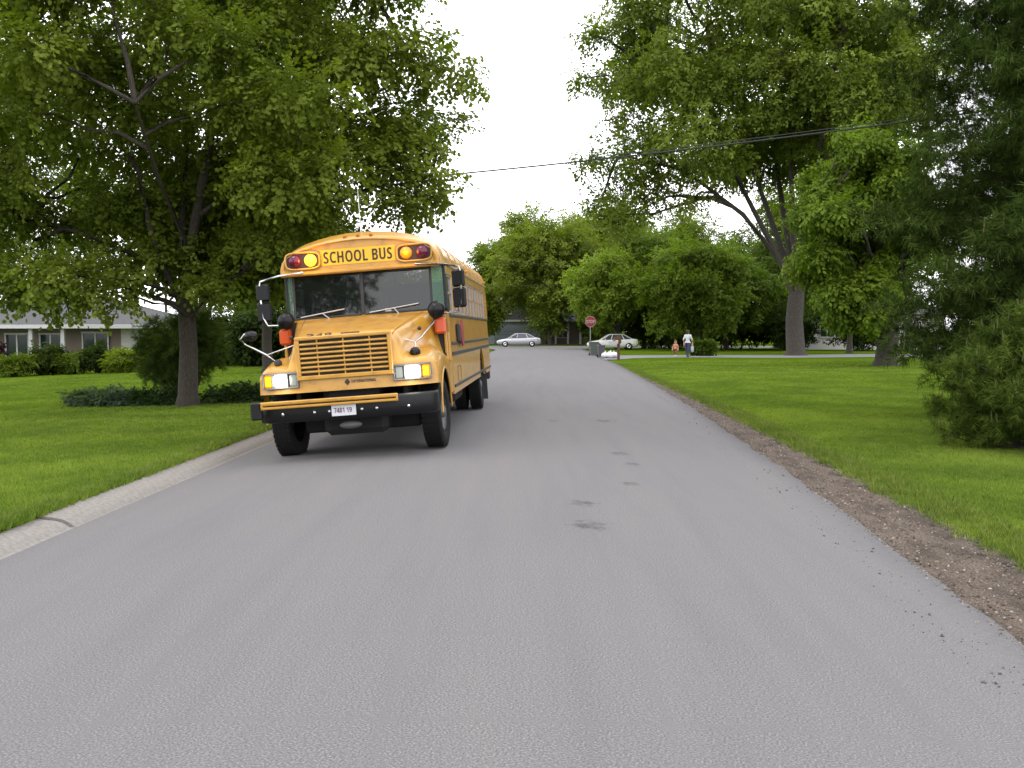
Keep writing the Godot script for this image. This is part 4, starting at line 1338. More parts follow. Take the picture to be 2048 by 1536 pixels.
# ------------------------------------------------------------------ kerbside things
func build_street_things() -> void:
	# stop sign at the corner, facing this way
	var s := thing("stop_sign", "red octagonal stop sign on a metal post at the street corner", "road sign", P(6.85, ground_h(7.3, 88.0), 88.0), 0.05)
	var st := new_st(); tube(st, [Vector3(0, -0.3, 0), Vector3(0, 2.75, 0)], [0.035], 8); part("post", st, M.alum, s)
	var oc := PackedVector2Array()
	for i in 8: oc.append(Vector2(cos(TAU * (i + 0.5) / 8), sin(TAU * (i + 0.5) / 8)) * 0.5)
	st = new_st(); extrude(st, oc, Transform3D(Basis(), Vector3(0, 2.55, 0.04)), 0.0, 0.006); part("border", st, M.trim, s)
	var oc2 := PackedVector2Array()
	for v in oc: oc2.append(v * 0.94)
	st = new_st(); extrude(st, oc2, Transform3D(Basis(), Vector3(0, 2.55, 0.046)), 0.0, 0.004); part("plate", st, M.stopred, s)
	text(s, "lettering", "STOP", 0.3, 0.72, M.trim, Transform3D(Basis(), Vector3(0, 2.55, 0.054)))
	# mailbox on a brown wooden post
	var gx := 6.62
	var m := thing("mailbox", "white mailbox on a brown wooden post at the driveway end", "mailbox", P(gx, ground_h(gx, 62.5), 62.5))
	st = new_st(); box(st, Vector3(0.0, 0.72, 0), Vector3(0.16, 1.6, 0.16), 0.015); part("post", st, M.wood, m)
	st = new_st(); box(st, Vector3(-0.06, 1.22, 0), Vector3(0.44, 0.4, 0.3), 0.02); part("brace_board", st, M.wood, m)
	st = new_st()
	var mp := PackedVector2Array([Vector2(-0.1, 0), Vector2(0.1, 0), Vector2(0.1, 0.14)])
	for i in range(1, 8): mp.append(Vector2(cos(PI * i / 8) * 0.1, 0.14 + sin(PI * i / 8) * 0.1))
	mp.append(Vector2(-0.1, 0.14))
	extrude(st, mp, Transform3D(Basis(Vector3.UP, PI / 2), Vector3(-0.32, 1.0, 0.1)), -0.3, 0.28); part("box", st, M.trim, m)
	st = new_st(); box(st, Vector3(-0.3, 1.2, 0.215), Vector3(0.16, 0.05, 0.01), 0.0); part("flag", st, M.stopred, m)
	# bins and bags put out for collection
	for q in [[5.55, 66.5, M.binblack, "dark grey wheeled bin standing beside white garbage bags at the kerb", 0.44, 0.84], [5.42, 71.0, M.bingreen, "grey green wheeled bin behind the dark grey bin at the kerb", 0.6, 1.02]]:
		var b := thing("wheeled_bin", q[3], "bin", P(q[0] + 0.35, ground_h(7.2, q[1]) , q[1]), 0.15, "bins put out at the kerb")
		st = new_st()
		var w: float = q[4]
		var hh: float = q[5]
		var rr := [[0.06, 0.4], [hh * 0.92, 0.5]]
		for k in 4:
			var f := func(e: Array, j: int): return Vector3([-1, 1, 1, -1][j % 4] * e[1] * w, e[0], [-1, -1, 1, 1][j % 4] * e[1] * w)
			st.set_smooth_group(-1)
			quad(st, f.call(rr[0], k), f.call(rr[0], k + 1), f.call(rr[1], k + 1), f.call(rr[1], k), f.call(rr[0], k) + f.call(rr[0], k + 1))
		part("bin_body", st, q[2], b)
		st = new_st(); box(st, Vector3(0, hh * 0.95, 0), Vector3(w * 1.06, 0.07, w * 1.1), 0.02); part("lid", st, q[2], b)
		for e in [-1, 1]:
			st = new_st(); lathe(st, [Vector2(0.1, -0.03), Vector2(0.11, 0), Vector2(0.1, 0.03), Vector2(0, 0.03)], 14, Transform3D(Basis(), Vector3(e * w * 0.42, 0.1, -w * 0.45))); part("wheel", st, M.tyre, b)
	rng.seed = 77
	var places := [[6.12, 66.2, 0.26], [6.45, 65.9, 0.29], [6.75, 66.3, 0.27], [6.5, 66.9, 0.24]]
	for i in places.size():
		var q: Array = places[i]
		var b := thing("garbage_bag", ["white garbage bag next to the dark grey bin", "plumpest white garbage bag in the kerbside heap", "white garbage bag nearest the mailbox post", "white garbage bag lying behind the others in the heap"][i], "garbage bag", P(q[0], ground_h(6.6, q[1]), q[1]), rng.randf() * TAU, "white garbage bags at the kerb")
		st = new_st()
		var R: float = q[2]
		var rings := []
		for a in 9:
			var th := PI * a / 8.0
			var ring := []
			for k in 14:
				var ph := TAU * k / 14
				var wob := 1.0 + 0.1 * sin(ph * 5.0 + i) * sin(th) + rng.randf_range(-0.04, 0.04)
				ring.append(Vector3(cos(ph) * sin(th) * R * wob, R * 0.75 - cos(th) * R * 0.75, sin(ph) * sin(th) * R * wob))
			rings.append(ring)
		for a in 8:
			for k in 14:
				var k2 := (k + 1) % 14
				quad(st, rings[a][k], rings[a][k2], rings[a + 1][k2], rings[a + 1][k], rings[a][k] + rings[a + 1][k2] - Vector3(0, R * 1.5, 0))
		part("sack", st, M.bagwhite, b)
		st = new_st(); tube(st, [Vector3(0, R * 1.45, 0), Vector3(0.02, R * 1.6, 0.01), Vector3(0.05, R * 1.78, 0.03)], [0.03, 0.02, 0.05], 7); part("tied_neck", st, M.bagwhite, b)

func wire(n: String, label: String, a: Vector3, b: Vector3, sag: float, r: float, group := "overhead cables") -> void:
	var st := new_st()
	var pts := []
	for i in 33:
		var t := i / 32.0
		pts.append(a.lerp(b, t) - Vector3(0, sag * 4.0 * t * (1.0 - t), 0))
	tube(st, pts, [r], 6)
	var o := part(numbered(n), st, M.cable, self)
	tag(o, label, "cable", group)

func pole(label: String, at: Vector3, h: float) -> void:
	var o := thing("utility_pole", label, "utility pole", at, 0.0, "utility poles")
	var st := new_st(); tube(st, [Vector3(0, -0.5, 0), Vector3(0, h, 0)], [0.15, 0.11], 10); part("pole", st, M.bark, o)
	st = new_st(); box(st, Vector3(0, h - 0.5, 0.0), Vector3(0.1, 0.12, 1.8), 0.01); part("crossarm", st, M.bark, o)

# ------------------------------------------------------------------ materials
func make_materials() -> void:
	M.bus = mat(lin(0.5, 0.252, 0.03), 0.36)
	M.bus.clearcoat_enabled = true
	M.bus.clearcoat = 0.45
	M.bus.clearcoat_roughness = 0.12
	var grime := noise_image(256, 0.02, 4, 5)
	(M.bus as StandardMaterial3D).detail_enabled = true
	M.bus.detail_blend_mode = BaseMaterial3D.BLEND_MODE_MUL
	M.bus.detail_uv_layer = BaseMaterial3D.DETAIL_UV_2
	M.bus.uv2_triplanar = true
	M.bus.uv2_scale = Vector3(0.6, 0.6, 0.6)
	M.bus.detail_albedo = ramp_tex(grime, [[0.0, Color(0.76, 0.75, 0.74)], [0.4, Color(0.94, 0.94, 0.93)], [1.0, Color(1, 1, 1)]])
	M.signyellow = mat(lin(0.68, 0.40, 0.02), 0.5)
	M.seam = mat(lin(0.2, 0.1, 0.02), 0.7)
	M.lettering = mat(lin(0.03, 0.015, 0.012), 0.6)
	M.plate = mat(lin(0.55, 0.55, 0.6), 0.5)
	M.plate_ink = mat(lin(0.12, 0.07, 0.1), 0.6)
	M.dark = mat(lin(0.03, 0.03, 0.031), 0.85)
	M.dark.metallic_specular = 0.25
	M.black = mat(lin(0.02, 0.02, 0.022), 0.5)
	M.bumper = mat(lin(0.01, 0.01, 0.011), 0.42)
	M.bumper.metallic_specular = 0.35
	M.rubber = mat(lin(0.025, 0.025, 0.028), 0.75)
	M.mirrorblack = mat(lin(0.006, 0.006, 0.008), 0.3)
	M.mirrorblack.metallic_specular = 0.35
	M.mirror = mat(lin(0.8, 0.8, 0.8), 0.05, 1.0)
	M.chrome = mat(lin(0.55, 0.55, 0.57), 0.25, 1.0)
	M.alum = mat(lin(0.38, 0.38, 0.4), 0.4, 0.8)
	M.rim = mat(lin(0.1, 0.1, 0.1), 0.55, 0.2)
	M.seat = mat(lin(0.03, 0.045, 0.04), 0.7)
	M.tyre = mat(lin(0.01, 0.01, 0.0105), 0.8)
	M.tyre.metallic_specular = 0.3
	M.podblack = mat(lin(0.02, 0.006, 0.012), 0.6)
	M.stopred = mat(lin(0.26, 0.018, 0.028), 0.5)
	M.redlamp = mat(lin(0.09, 0.004, 0.025), 0.15)
	M.orangelamp = mat(lin(0.5, 0.07, 0.015), 0.2)
	M.clear_amber = mat(lin(0.6, 0.22, 0.03), 0.25)
	M.reflector = mat(lin(0.2, 0.22, 0.22), 0.15, 0.3)
	M.headlamp = mat(lin(0.8, 0.8, 0.8), 0.1)
	M.headlamp.emission_enabled = true
	M.headlamp.emission = Color(1, 0.98, 0.94)
	M.headlamp.emission_energy_multiplier = 1.3
	M.amber_on = mat(lin(0.7, 0.3, 0.01), 0.2)
	M.amber_on.emission_enabled = true
	M.amber_on.emission = Color(1.0, 0.62, 0.0)
	M.amber_on.emission_energy_multiplier = 0.5
	M.amber_bright = mat(lin(0.7, 0.35, 0.02), 0.2)
	M.amber_bright.emission_enabled = true
	M.amber_bright.emission = Color(1.0, 0.86, 0.25)
	M.amber_bright.emission_energy_multiplier = 1.7
	M.amber_mid = mat(lin(0.45, 0.18, 0.01), 0.2)
	M.amber_mid.emission_enabled = true
	M.amber_mid.emission = Color(1.0, 0.68, 0.05)
	M.amber_mid.emission_energy_multiplier = 0.22
	for g in [["busglass", Color(0.08, 0.1, 0.1, 0.62)], ["cornerglass", Color(0.5, 0.62, 0.55, 0.35)]]:
		var m := mat(g[1], 0.03)
		m.transparency = BaseMaterial3D.TRANSPARENCY_ALPHA
		M[g[0]] = m
	M.carglass = mat(lin(0.05, 0.055, 0.065), 0.05)
	M.houseglass = mat(lin(0.02, 0.03, 0.03), 0.06)
	M.silver = mat(lin(0.42, 0.42, 0.46), 0.3, 0.35)
	M.silver.clearcoat_enabled = true
	M.silver.clearcoat = 0.6
	M.whitepaint = mat(lin(0.72, 0.72, 0.72), 0.3)
	M.figure = mat(Color.WHITE, 0.85)
	M.figure.vertex_color_use_as_albedo = true
	M.bagcloth = mat(lin(0.35, 0.37, 0.42), 0.9)
	M.bagwhite = mat(lin(0.7, 0.7, 0.73), 0.45)
	M.binblack = mat(lin(0.05, 0.05, 0.06), 0.6)
	M.bingreen = mat(lin(0.06, 0.075, 0.06), 0.6)
	M.wood = mat(lin(0.09, 0.04, 0.025), 0.85)
	M.trim = mat(lin(0.38, 0.38, 0.38), 0.6)
	M.siding = mat(lin(0.4, 0.385, 0.37), 0.7)
	M.greywall = mat(lin(0.2, 0.22, 0.23), 0.8)
	M.bluegrey = mat(lin(0.13, 0.155, 0.18), 0.6)
	M.tan = mat(lin(0.34, 0.26, 0.22), 0.85)
	M.cable = mat(lin(0.02, 0.022, 0.02), 0.7)
	var bn := noise_image(256, 0.05, 5, 21)
	M.bark = mat(Color.WHITE, 0.95)
	M.bark.albedo_texture = ramp_tex(bn, [[0.0, lin(0.018, 0.014, 0.011)], [0.5, lin(0.045, 0.036, 0.028)], [1.0, lin(0.09, 0.075, 0.06)]])
	M.bark.uv1_triplanar = true
	M.bark.uv1_scale = Vector3(2.2, 0.5, 2.2)
	M.bark.heightmap_enabled = true
	M.bark.heightmap_texture = ramp_tex(noise_image(256, 0.05, 5, 21), [[0.0, Color.BLACK], [1.0, Color.WHITE]])
	M.bark.heightmap_scale = 3.0
	M.greybark = M.bark.duplicate()
	M.greybark.albedo_texture = ramp_tex(noise_image(256, 0.05, 5, 22), [[0.0, lin(0.02, 0.017, 0.014)], [0.5, lin(0.052, 0.044, 0.036)], [1.0, lin(0.105, 0.09, 0.076)]])
	M.greybark.uv1_scale = Vector3(1.2, 0.3, 1.2)
	M.shingle = mat(Color.WHITE, 0.95)
	M.shingle.albedo_texture = ramp_tex(noise_image(256, 0.08, 3, 31), [[0.0, lin(0.045, 0.045, 0.048)], [1.0, lin(0.11, 0.107, 0.11)]])
	M.shingle.uv1_triplanar = true
	M.shingle.uv1_scale = Vector3(0.8, 2.5, 0.8)
	M.brick = mat(Color.WHITE, 0.9)
	M.brick.albedo_texture = ramp_tex(noise_image(256, 0.09, 3, 33), [[0.0, lin(0.085, 0.06, 0.05)], [0.5, lin(0.155, 0.118, 0.104)], [1.0, lin(0.23, 0.18, 0.16)]])
	M.brick.uv1_triplanar = true
	M.brick.uv1_scale = Vector3(1.0, 3.0, 1.0)
	M.leaf = mat(Color.WHITE, 0.55)
	M.leaf.vertex_color_use_as_albedo = true
	M.leaf.backlight_enabled = true
	M.leaf.backlight = Color(0.95, 1.0, 0.55)
	M.leaf.metallic_specular = 0.22
	M.needle = mat(Color.WHITE, 0.8)
	M.needle.specular_mode = BaseMaterial3D.SPECULAR_DISABLED
	M.needle.vertex_color_use_as_albedo = true
	M.grass = mat(Color.WHITE, 0.8)
	M.grass.vertex_color_use_as_albedo = true
	M.grass.backlight_enabled = true
	M.grass.backlight = Color(0.7, 0.8, 0.3)
	# lawn soil and turf seen between the blades
	M.lawn = mat(Color.WHITE, 0.95)
	M.lawn.specular_mode = BaseMaterial3D.SPECULAR_DISABLED
	M.lawn.albedo_texture = ramp_tex(noise_image(512, 0.06, 5, 41), [[0.0, lin(0.056, 0.098, 0.007)], [0.5, lin(0.09, 0.142, 0.01)], [1.0, lin(0.142, 0.195, 0.018)]])
	M.lawn.uv1_triplanar = true
	M.lawn.uv1_world_triplanar = true
	M.lawn.uv1_scale = Vector3(0.45, 0.45, 0.45)
	M.lawn.heightmap_enabled = true
	M.lawn.heightmap_texture = ramp_tex(noise_image(512, 0.06, 5, 41), [[0.0, Color.BLACK], [1.0, Color.WHITE]])
	M.lawn.heightmap_scale = 4.0
	M.lawn.detail_enabled = true
	M.lawn.detail_blend_mode = BaseMaterial3D.BLEND_MODE_MUL
	M.lawn.detail_uv_layer = BaseMaterial3D.DETAIL_UV_2
	M.lawn.uv2_triplanar = true
	M.lawn.uv2_world_triplanar = true
	M.lawn.uv2_scale = Vector3(0.07, 0.07, 0.07)
	M.lawn.detail_albedo = ramp_tex(noise_image(256, 0.025, 4, 43), [[0.0, Color(0.78, 0.84, 0.7)], [0.5, Color(0.95, 0.96, 0.9)], [1.0, Color(1, 1, 1)]])
	# asphalt
	M.asphalt = mat(Color.WHITE, 0.95)
	M.asphalt.metallic_specular = 0.3
	M.asphalt.albedo_texture = ramp_tex(noise_image(512, 0.16, 4, 51), [[0.0, lin(0.055, 0.052, 0.054)], [0.35, lin(0.13, 0.126, 0.128)], [0.65, lin(0.165, 0.16, 0.162)], [1.0, lin(0.37, 0.36, 0.364)]])
	M.asphalt.uv1_triplanar = true
	M.asphalt.uv1_world_triplanar = true
	M.asphalt.uv1_scale = Vector3(0.8, 0.8, 0.8)
	M.asphalt.heightmap_enabled = true
	M.asphalt.heightmap_texture = ramp_tex(noise_image(512, 0.16, 4, 51), [[0.0, Color.BLACK], [1.0, Color.WHITE]])
	M.asphalt.heightmap_scale = 0.2
	M.asphalt.detail_enabled = true
	M.asphalt.detail_blend_mode = BaseMaterial3D.BLEND_MODE_MUL
	M.asphalt.detail_uv_layer = BaseMaterial3D.DETAIL_UV_2
	M.asphalt.uv2_triplanar = true
	M.asphalt.uv2_world_triplanar = true
	M.asphalt.uv2_scale = Vector3(0.3, 0.03, 0.025)
	M.asphalt.detail_albedo = ramp_tex(noise_image(256, 0.022, 5, 53), [[0.0, Color(0.945, 0.94, 0.945)], [0.5, Color(0.975, 0.97, 0.975)], [1.0, Color(1, 0.985, 0.98)]])
	M.drive = mat(lin(0.16, 0.16, 0.165), 0.9)
	M.stain = mat(Color.WHITE, 0.8)
	M.stain.transparency = BaseMaterial3D.TRANSPARENCY_ALPHA
	M.kerb = mat(Color.WHITE, 0.9)
	M.kerb.albedo_texture = ramp_tex(noise_image(256, 0.09, 4, 61), [[0.0, lin(0.13, 0.117, 0.106)], [0.35, lin(0.185, 0.168, 0.153)], [0.6, lin(0.21, 0.192, 0.178)], [1.0, lin(0.27, 0.25, 0.235)]])
	M.kerb.uv1_triplanar = true
	M.kerb.uv1_world_triplanar = true
	M.kerb.uv1_scale = Vector3(0.7, 0.7, 0.7)
	M.kerb.heightmap_enabled = true
	M.kerb.heightmap_texture = ramp_tex(noise_image(256, 0.09, 4, 61), [[0.0, Color.BLACK], [1.0, Color.WHITE]])
	M.kerb.heightmap_scale = 0.08
	M.gravel = mat(Color.WHITE, 0.95)
	M.gravel.albedo_texture = ramp_tex(noise_image(512, 0.09, 5, 71), [[0.0, lin(0.025, 0.019, 0.014)], [0.35, lin(0.1, 0.075, 0.056)], [0.65, lin(0.18, 0.14, 0.108)], [1.0, lin(0.42, 0.36, 0.3)]])
	M.gravel.uv1_triplanar = true
	M.gravel.uv1_world_triplanar = true
	M.gravel.uv1_scale = Vector3(0.8, 0.8, 0.8)
	M.gravel.detail_enabled = true
	M.gravel.detail_blend_mode = BaseMaterial3D.BLEND_MODE_MUL
	M.gravel.detail_uv_layer = BaseMaterial3D.DETAIL_UV_2
	M.gravel.uv2_triplanar = true
	M.gravel.uv2_world_triplanar = true
	M.gravel.uv2_scale = Vector3(0.3, 0.3, 0.12)
	M.gravel.detail_albedo = ramp_tex(noise_image(256, 0.03, 5, 73), [[0.0, Color(0.5, 0.47, 0.45)], [0.45, Color(0.85, 0.82, 0.8)], [1.0, Color(1, 1, 1)]])
	M.gravel.heightmap_enabled = true
	M.gravel.heightmap_texture = ramp_tex(noise_image(512, 0.09, 5, 71), [[0.0, Color.BLACK], [1.0, Color.WHITE]])
	M.gravel.heightmap_scale = 3.0
	M.pebble = mat(Color.WHITE, 0.9)
	M.pebble.vertex_color_use_as_albedo = true
	# leaf shapes shared by the trees
	sprig.maple = make_sprig(19, 0.55, 0.08, MAPLE, 11)
	sprig.oval = make_sprig(11, 0.42, 0.13, OVAL, 12)
	sprig.big = make_sprig(22, 1.0, 0.175, OVAL, 13)
	sprig.far = make_sprig(20, 1.35, 0.26, OVAL, 14)
	sprig.small = make_sprig(12, 0.3, 0.075, OVAL, 15)
	sprig.pine = make_needles(52, 0.28, 0.14, 0.011, 16)
	sprig.finepine = make_needles(70, 0.16, 0.075, 0.006, 17)
	sprig.tuft = make_tuft(11, 0.055, 0.009, 18)
	sprig.weed = make_tuft(12, 0.16, 0.014, 19)
	var cs := new_st()
	tube(cs, [Vector3(0, 0, 0), Vector3(0, 0.06, 0), Vector3(0, 0.15, 0)], [0.009, 0.01, 0.004], 5)
	cs.generate_normals()
	sprig.candle = cs.commit()
	var ps := new_st()
	ps.set_smooth_group(-1)
	var pv := [Vector3(1, 0, 0.2), Vector3(-0.9, 0.1, -0.2), Vector3(0.1, 0.7, 0), Vector3(0, -0.6, 0.1), Vector3(0.1, 0, 0.8), Vector3(-0.1, 0.1, -0.9)]
	for t in [[0, 2, 4], [0, 2, 5], [0, 3, 4], [0, 3, 5], [1, 2, 4], [1, 2, 5], [1, 3, 4], [1, 3, 5]]:
		tri(ps, pv[t[0]], pv[t[1]], pv[t[2]], pv[t[0]] + pv[t[1]] + pv[t[2]])
	ps.generate_normals()
	sprig.pebble = ps.commit()

# ------------------------------------------------------------------ ground
func build_ground() -> void:
	var ds := [-40.0, -20.0, -10.0, -4.0]
	for i in 45: ds.append(float(i))
	for i in 33: ds.append(46.0 + i * 2.0)
	ds += [99.4, 99.6, 113.4, 113.6, 120.0, 135.0, 160.0, 200.0, 300.0, 450.0, 700.0]
	ds.sort()
	var loff := [-500.0, -200.0, -100.0, -60.0, -40.0, -30.0, -24.0, -18.0, -14.0, -11.0, -9.0, -7.0, -5.5, -4.2, -3.2, -2.4, -1.7, -1.1, -0.7, -0.34]
	var roff := [0.0, 0.35, 0.8, 1.3, 1.9, 2.6, 3.4, 4.4, 5.6, 7.0, 9.0, 11.0, 14.0, 18.0, 24.0, 32.0, 45.0, 60.0, 100.0, 200.0, 500.0]
	var rows := []
	for d in ds:
		var row := []
		var l := along(LE, d)
		var r := along(RE, d)
		var sink := 0.3 if d >= 99.5 and d <= 113.5 else 0.0
		for o in loff:
			row.append(P(l + o, ground_h(l + o, d) - sink, d))
		for u in [0.0, 0.33, 0.67, 0.99]:
			row.append(P(lerpf(l, r, u), -0.55 - sink if d < 101.0 else ground_h(-8.0, d) - sink, d))
		var sh := shoulder(d)
		for o in roff:
			var x: float = r + o
			row.append(P(x, ground_h(x, d) - sink - (0.05 if o < sh - 0.15 and d < 99 else 0.0), d))
		rows.append(row)
	var st := new_st()
	for i in rows.size() - 1:
		for k in rows[i].size() - 1:
			quad(st, rows[i][k], rows[i][k + 1], rows[i + 1][k + 1], rows[i + 1][k], Vector3.UP)
	var gr := struct("lawn_ground", st, M.lawn)
	gr.set_meta("label", "mown green lawn on both sides of the road")
	# road
	st = new_st()
	var prev := []
	var d := -40.0
	while d <= 101.6:
		var l := along(LE, d) + 0.02
		var r := along(RE, d)
		var row := []
		for i in 17:
			var x := lerpf(l, r, i / 16.0)
			if i == 16: x += 0.035 * sin(d * 3.1) * sin(d * 1.27) + 0.02 * sin(d * 7.7)
			row.append(P(x, road_h(x, d), d))
		row.append(row[16] - Vector3(0, 0.12, 0))
		if prev:
			for i in 17: quad(st, prev[i], prev[i + 1], row[i + 1], row[i], Vector3(0.1, 1, 0))
		prev = row
		d += 0.5 if d < 40.0 and d > 4.0 else 2.0
	struct("road", st, M.asphalt).set_meta("label", "worn grey asphalt road with a crown")
	st = new_st()
	for i in 60:
		var x0 := -150.0 + i * 5.0
		var x1 := x0 + 5.0
		quad(st, P(x0, ground_h(minf(x0, -8.0), 106.0) + 0.03, 100.8), P(x1, ground_h(minf(x1, -8.0), 106.0) + 0.03, 100.8), P(x1, ground_h(minf(x1, -8.0), 106.0) + 0.03, 113.0), P(x0, ground_h(minf(x0, -8.0), 106.0) + 0.03, 113.0), Vector3.UP)
	struct("cross_street", st, M.asphalt)
	# driveway to the right
	st = new_st()
	for i in 30:
		var x0 := lerpf(5.7, 36.0, i / 30.0)
		var x1 := lerpf(5.7, 36.0, (i + 1) / 30.0)
		var z0 := 64.3 + 0.6 * smoothstep(9.0, 5.8, x0) * -3.0
		var z1 := 64.3 + 0.6 * smoothstep(9.0, 5.8, x1) * -3.0
		quad(st, P(x0, ground_h(x0, z0) + 0.02, z0), P(x1, ground_h(x1, z1) + 0.02, z1), P(x1, ground_h(x1, 71.0) + 0.02, 71.0), P(x0, ground_h(x0, 71.0) + 0.02, 71.0), Vector3.UP)
	struct("driveway", st, M.drive)
	# kerb in cast lengths
	var kerb := Node3D.new(); kerb.name = "kerb"; add_child(kerb)
	kerb.set_meta("kind", "structure"); kerb.set_meta("label", "low pale concrete kerb along the lawn")
	rng.seed = 3
	d = -6.0
	while d < 70.0:
		var L := 2.6
		var e := d + L - 0.028
		st = new_st()
		st.set_smooth_group(-1)
		var prof := [[-0.35, -0.25], [-0.35, 0.092], [-0.32, 0.1], [-0.14, 0.082], [-0.07, 0.064], [-0.015, 0.036], [0.01, 0.018], [0.035, 0.006], [0.15, 0.004], [0.15, -0.2]]
		var lift := rng.randf_range(-0.012, 0.012)
		var shift := rng.randf_range(-0.012, 0.012)
		var n := 6
		for i in n:
			var d0 := lerpf(d, e, i / float(n))
			var d1 := lerpf(d, e, (i + 1) / float(n))
			for k in prof.size() - 1:
				var f := func(q: Array, dd: float): return P(along(LE, dd) + q[0] + shift, -0.21 + q[1] + lift * (1.0 if q[1] > 0.01 else 0.0), dd)
				var en := Vector2(prof[k + 1][0] - prof[k][0], prof[k + 1][1] - prof[k][1])
				quad(st, f.call(prof[k], d0), f.call(prof[k + 1], d0), f.call(prof[k + 1], d1), f.call(prof[k], d1), Vector3(-en.y, en.x, 0))
		for dd in [d, e]:
			for k in range(1, prof.size() - 1):
				var f := func(q: Array): return P(along(LE, dd) + q[0] + shift, -0.21 + q[1] + lift * (1.0 if q[1] > 0.01 else 0.0), dd)
				tri(st, f.call(prof[0]), f.call(prof[k]), f.call(prof[k + 1]), Vector3(0, 0, 1 if dd == d else -1))
		part("kerb_length", st, M.kerb, kerb)
		d += L
	# gravel strip on the right
	st = new_st()
	prev = []
	d = -10.0
	while d <= 60.0:
		var r := along(RE, d) - 0.06
		var sh := shoulder(d) + 0.12 + 0.12 * sin(d * 1.9) * sin(d * 0.7 + 1.0)
		var row := []
		for i in 7:
			var x := r + sh * i / 6.0
			row.append(P(x, ground_h(x, d) + (0.012 if i < 6 else -0.02) + 0.012 * sin(d * 5.0 + i * 2.0) - (0.02 if i == 0 else 0.0), d))
		if prev:
			for i in 6: quad(st, prev[i], prev[i + 1], row[i + 1], row[i], Vector3.UP)
		prev = row
		d += 0.4
	struct("gravel_shoulder", st, M.gravel)
	# loose stones
	rng.seed = 5
	var buf := PackedFloat32Array()
	var N := 15000
	buf.resize(N * 16)
	for i in N:
		var dd := 5.0 + 35.0 * pow(rng.randf(), 1.7)
		var sh := shoulder(dd)
		var x := along(RE, dd) + rng.randf_range(-0.05, 1.0) * sh if rng.randf() < 0.97 else along(RE, dd) - rng.randf_range(0.0, 0.6)
		var s := 0.005 + 0.016 * pow(rng.randf(), 4.0)
		var b := Basis(rnd3().normalized(), rng.randf() * TAU).scaled(Vector3(s, s, s))
		var tone := rng.randf()
		var y := ground_h(x, dd) + 0.014 if x > along(RE, dd) else road_h(x, dd) + 0.002
		push(buf, i, b, P(x, y, dd), Color(0.07, 0.055, 0.045).lerp(Color(0.33, 0.28, 0.24), tone * tone * tone))
	tag(put_copies("loose_stones", sprig.pebble, M.pebble, buf, self), "loose pale pebbles and grit on the gravel shoulder", "gravel")
	# clods of dark soil along the ragged turf edge
	N = 5200
	buf = PackedFloat32Array(); buf.resize(N * 16)
	for i in N:
		var dd := 6.0 + 36.0 * pow(rng.randf(), 1.5)
		var x := along(RE, dd) + shoulder(dd) * rng.randf_range(0.72, 1.12) + rng.randf_range(-0.06, 0.1)
		var s := 0.012 + 0.03 * pow(rng.randf(), 3.0)
		var b := Basis(Vector3.UP, rng.randf() * TAU).scaled(Vector3(s * 1.3, s * 0.8, s * 1.3))
		push(buf, i, b, P(x, ground_h(x, dd) + 0.01, dd), Color(0.025, 0.02, 0.016).lerp(Color(0.07, 0.055, 0.045), rng.randf()))
	tag(put_copies("soil_clods", sprig.pebble, M.pebble, buf, self), "dark soil clods along the ragged turf edge", "soil")
	# dark patches on the asphalt
	var pim := noise_image(64, 0.06, 4, 91, false)
	pim.convert(Image.FORMAT_RGBA8)
	for y in 64:
		for x in 64:
			var v := pim.get_pixel(x, y).r
			var rr := Vector2((x - 31.5) / 32.0, (y - 31.5) / 32.0).length()
			var a := clampf(v * 1.1 - rr * 0.9 - 0.05, 0.0, 1.0) * 0.42 * smoothstep(1.0, 0.6, rr)
			pim.set_pixel(x, y, Color(0.2, 0.195, 0.2, a))
	M.stain.albedo_texture = ImageTexture.create_from_image(pim)
	var road: Node3D = get_node("road")
	for q in [[1180, 1050, 0.62], [1165, 1008, 0.5], [1262, 965, 0.4], [1240, 905, 0.55], [1265, 925, 0.4], [1212, 840, 0.75], [1110, 843, 0.5]]:
		var yy: float = (768.0 - q[1]) / 2010.0
		var pt := deg_to_rad(-3.13)
		var ry := yy * cos(pt) + sin(pt)
		var rz := cos(pt) - yy * sin(pt)
		var k := 1.72 / -ry
		var cx: float = (q[0] - 1024.0) / 2010.0 * k
		var cd: float = rz * k
		var w: float = q[2] * 0.5
		var ls: float = q[2] * 0.62
		var fl := Vector2(int(q[0]) % 2, int(q[1] / 5) % 2)
		var tst := SurfaceTool.new()
		tst.begin(Mesh.PRIMITIVE_TRIANGLES)
		for iy in 3:
			for ix in 3:
				for e in [[0, 0], [1, 0], [1, 1], [0, 0], [1, 1], [0, 1]]:
					var u = (ix + e[0]) / 3.0
					var v = (iy + e[1]) / 3.0
					var x = cx + (u - 0.5) * 2.0 * w
					var dd = cd + (v - 0.5) * 2.0 * ls
					tst.set_uv(Vector2(absf(fl.x - u), absf(fl.y - v)) if int(q[0]) % 3 > 0 else Vector2(absf(fl.x - v), absf(fl.y - u))); tst.set_normal(Vector3.UP)
					tst.add_vertex(P(x, road_h(x, dd) + 0.004, dd))
		var mi := MeshInstance3D.new(); mi.name = "dark_patch"; mi.mesh = tst.commit(); mi.material_override = M.stain
		road.add_child(mi, true)

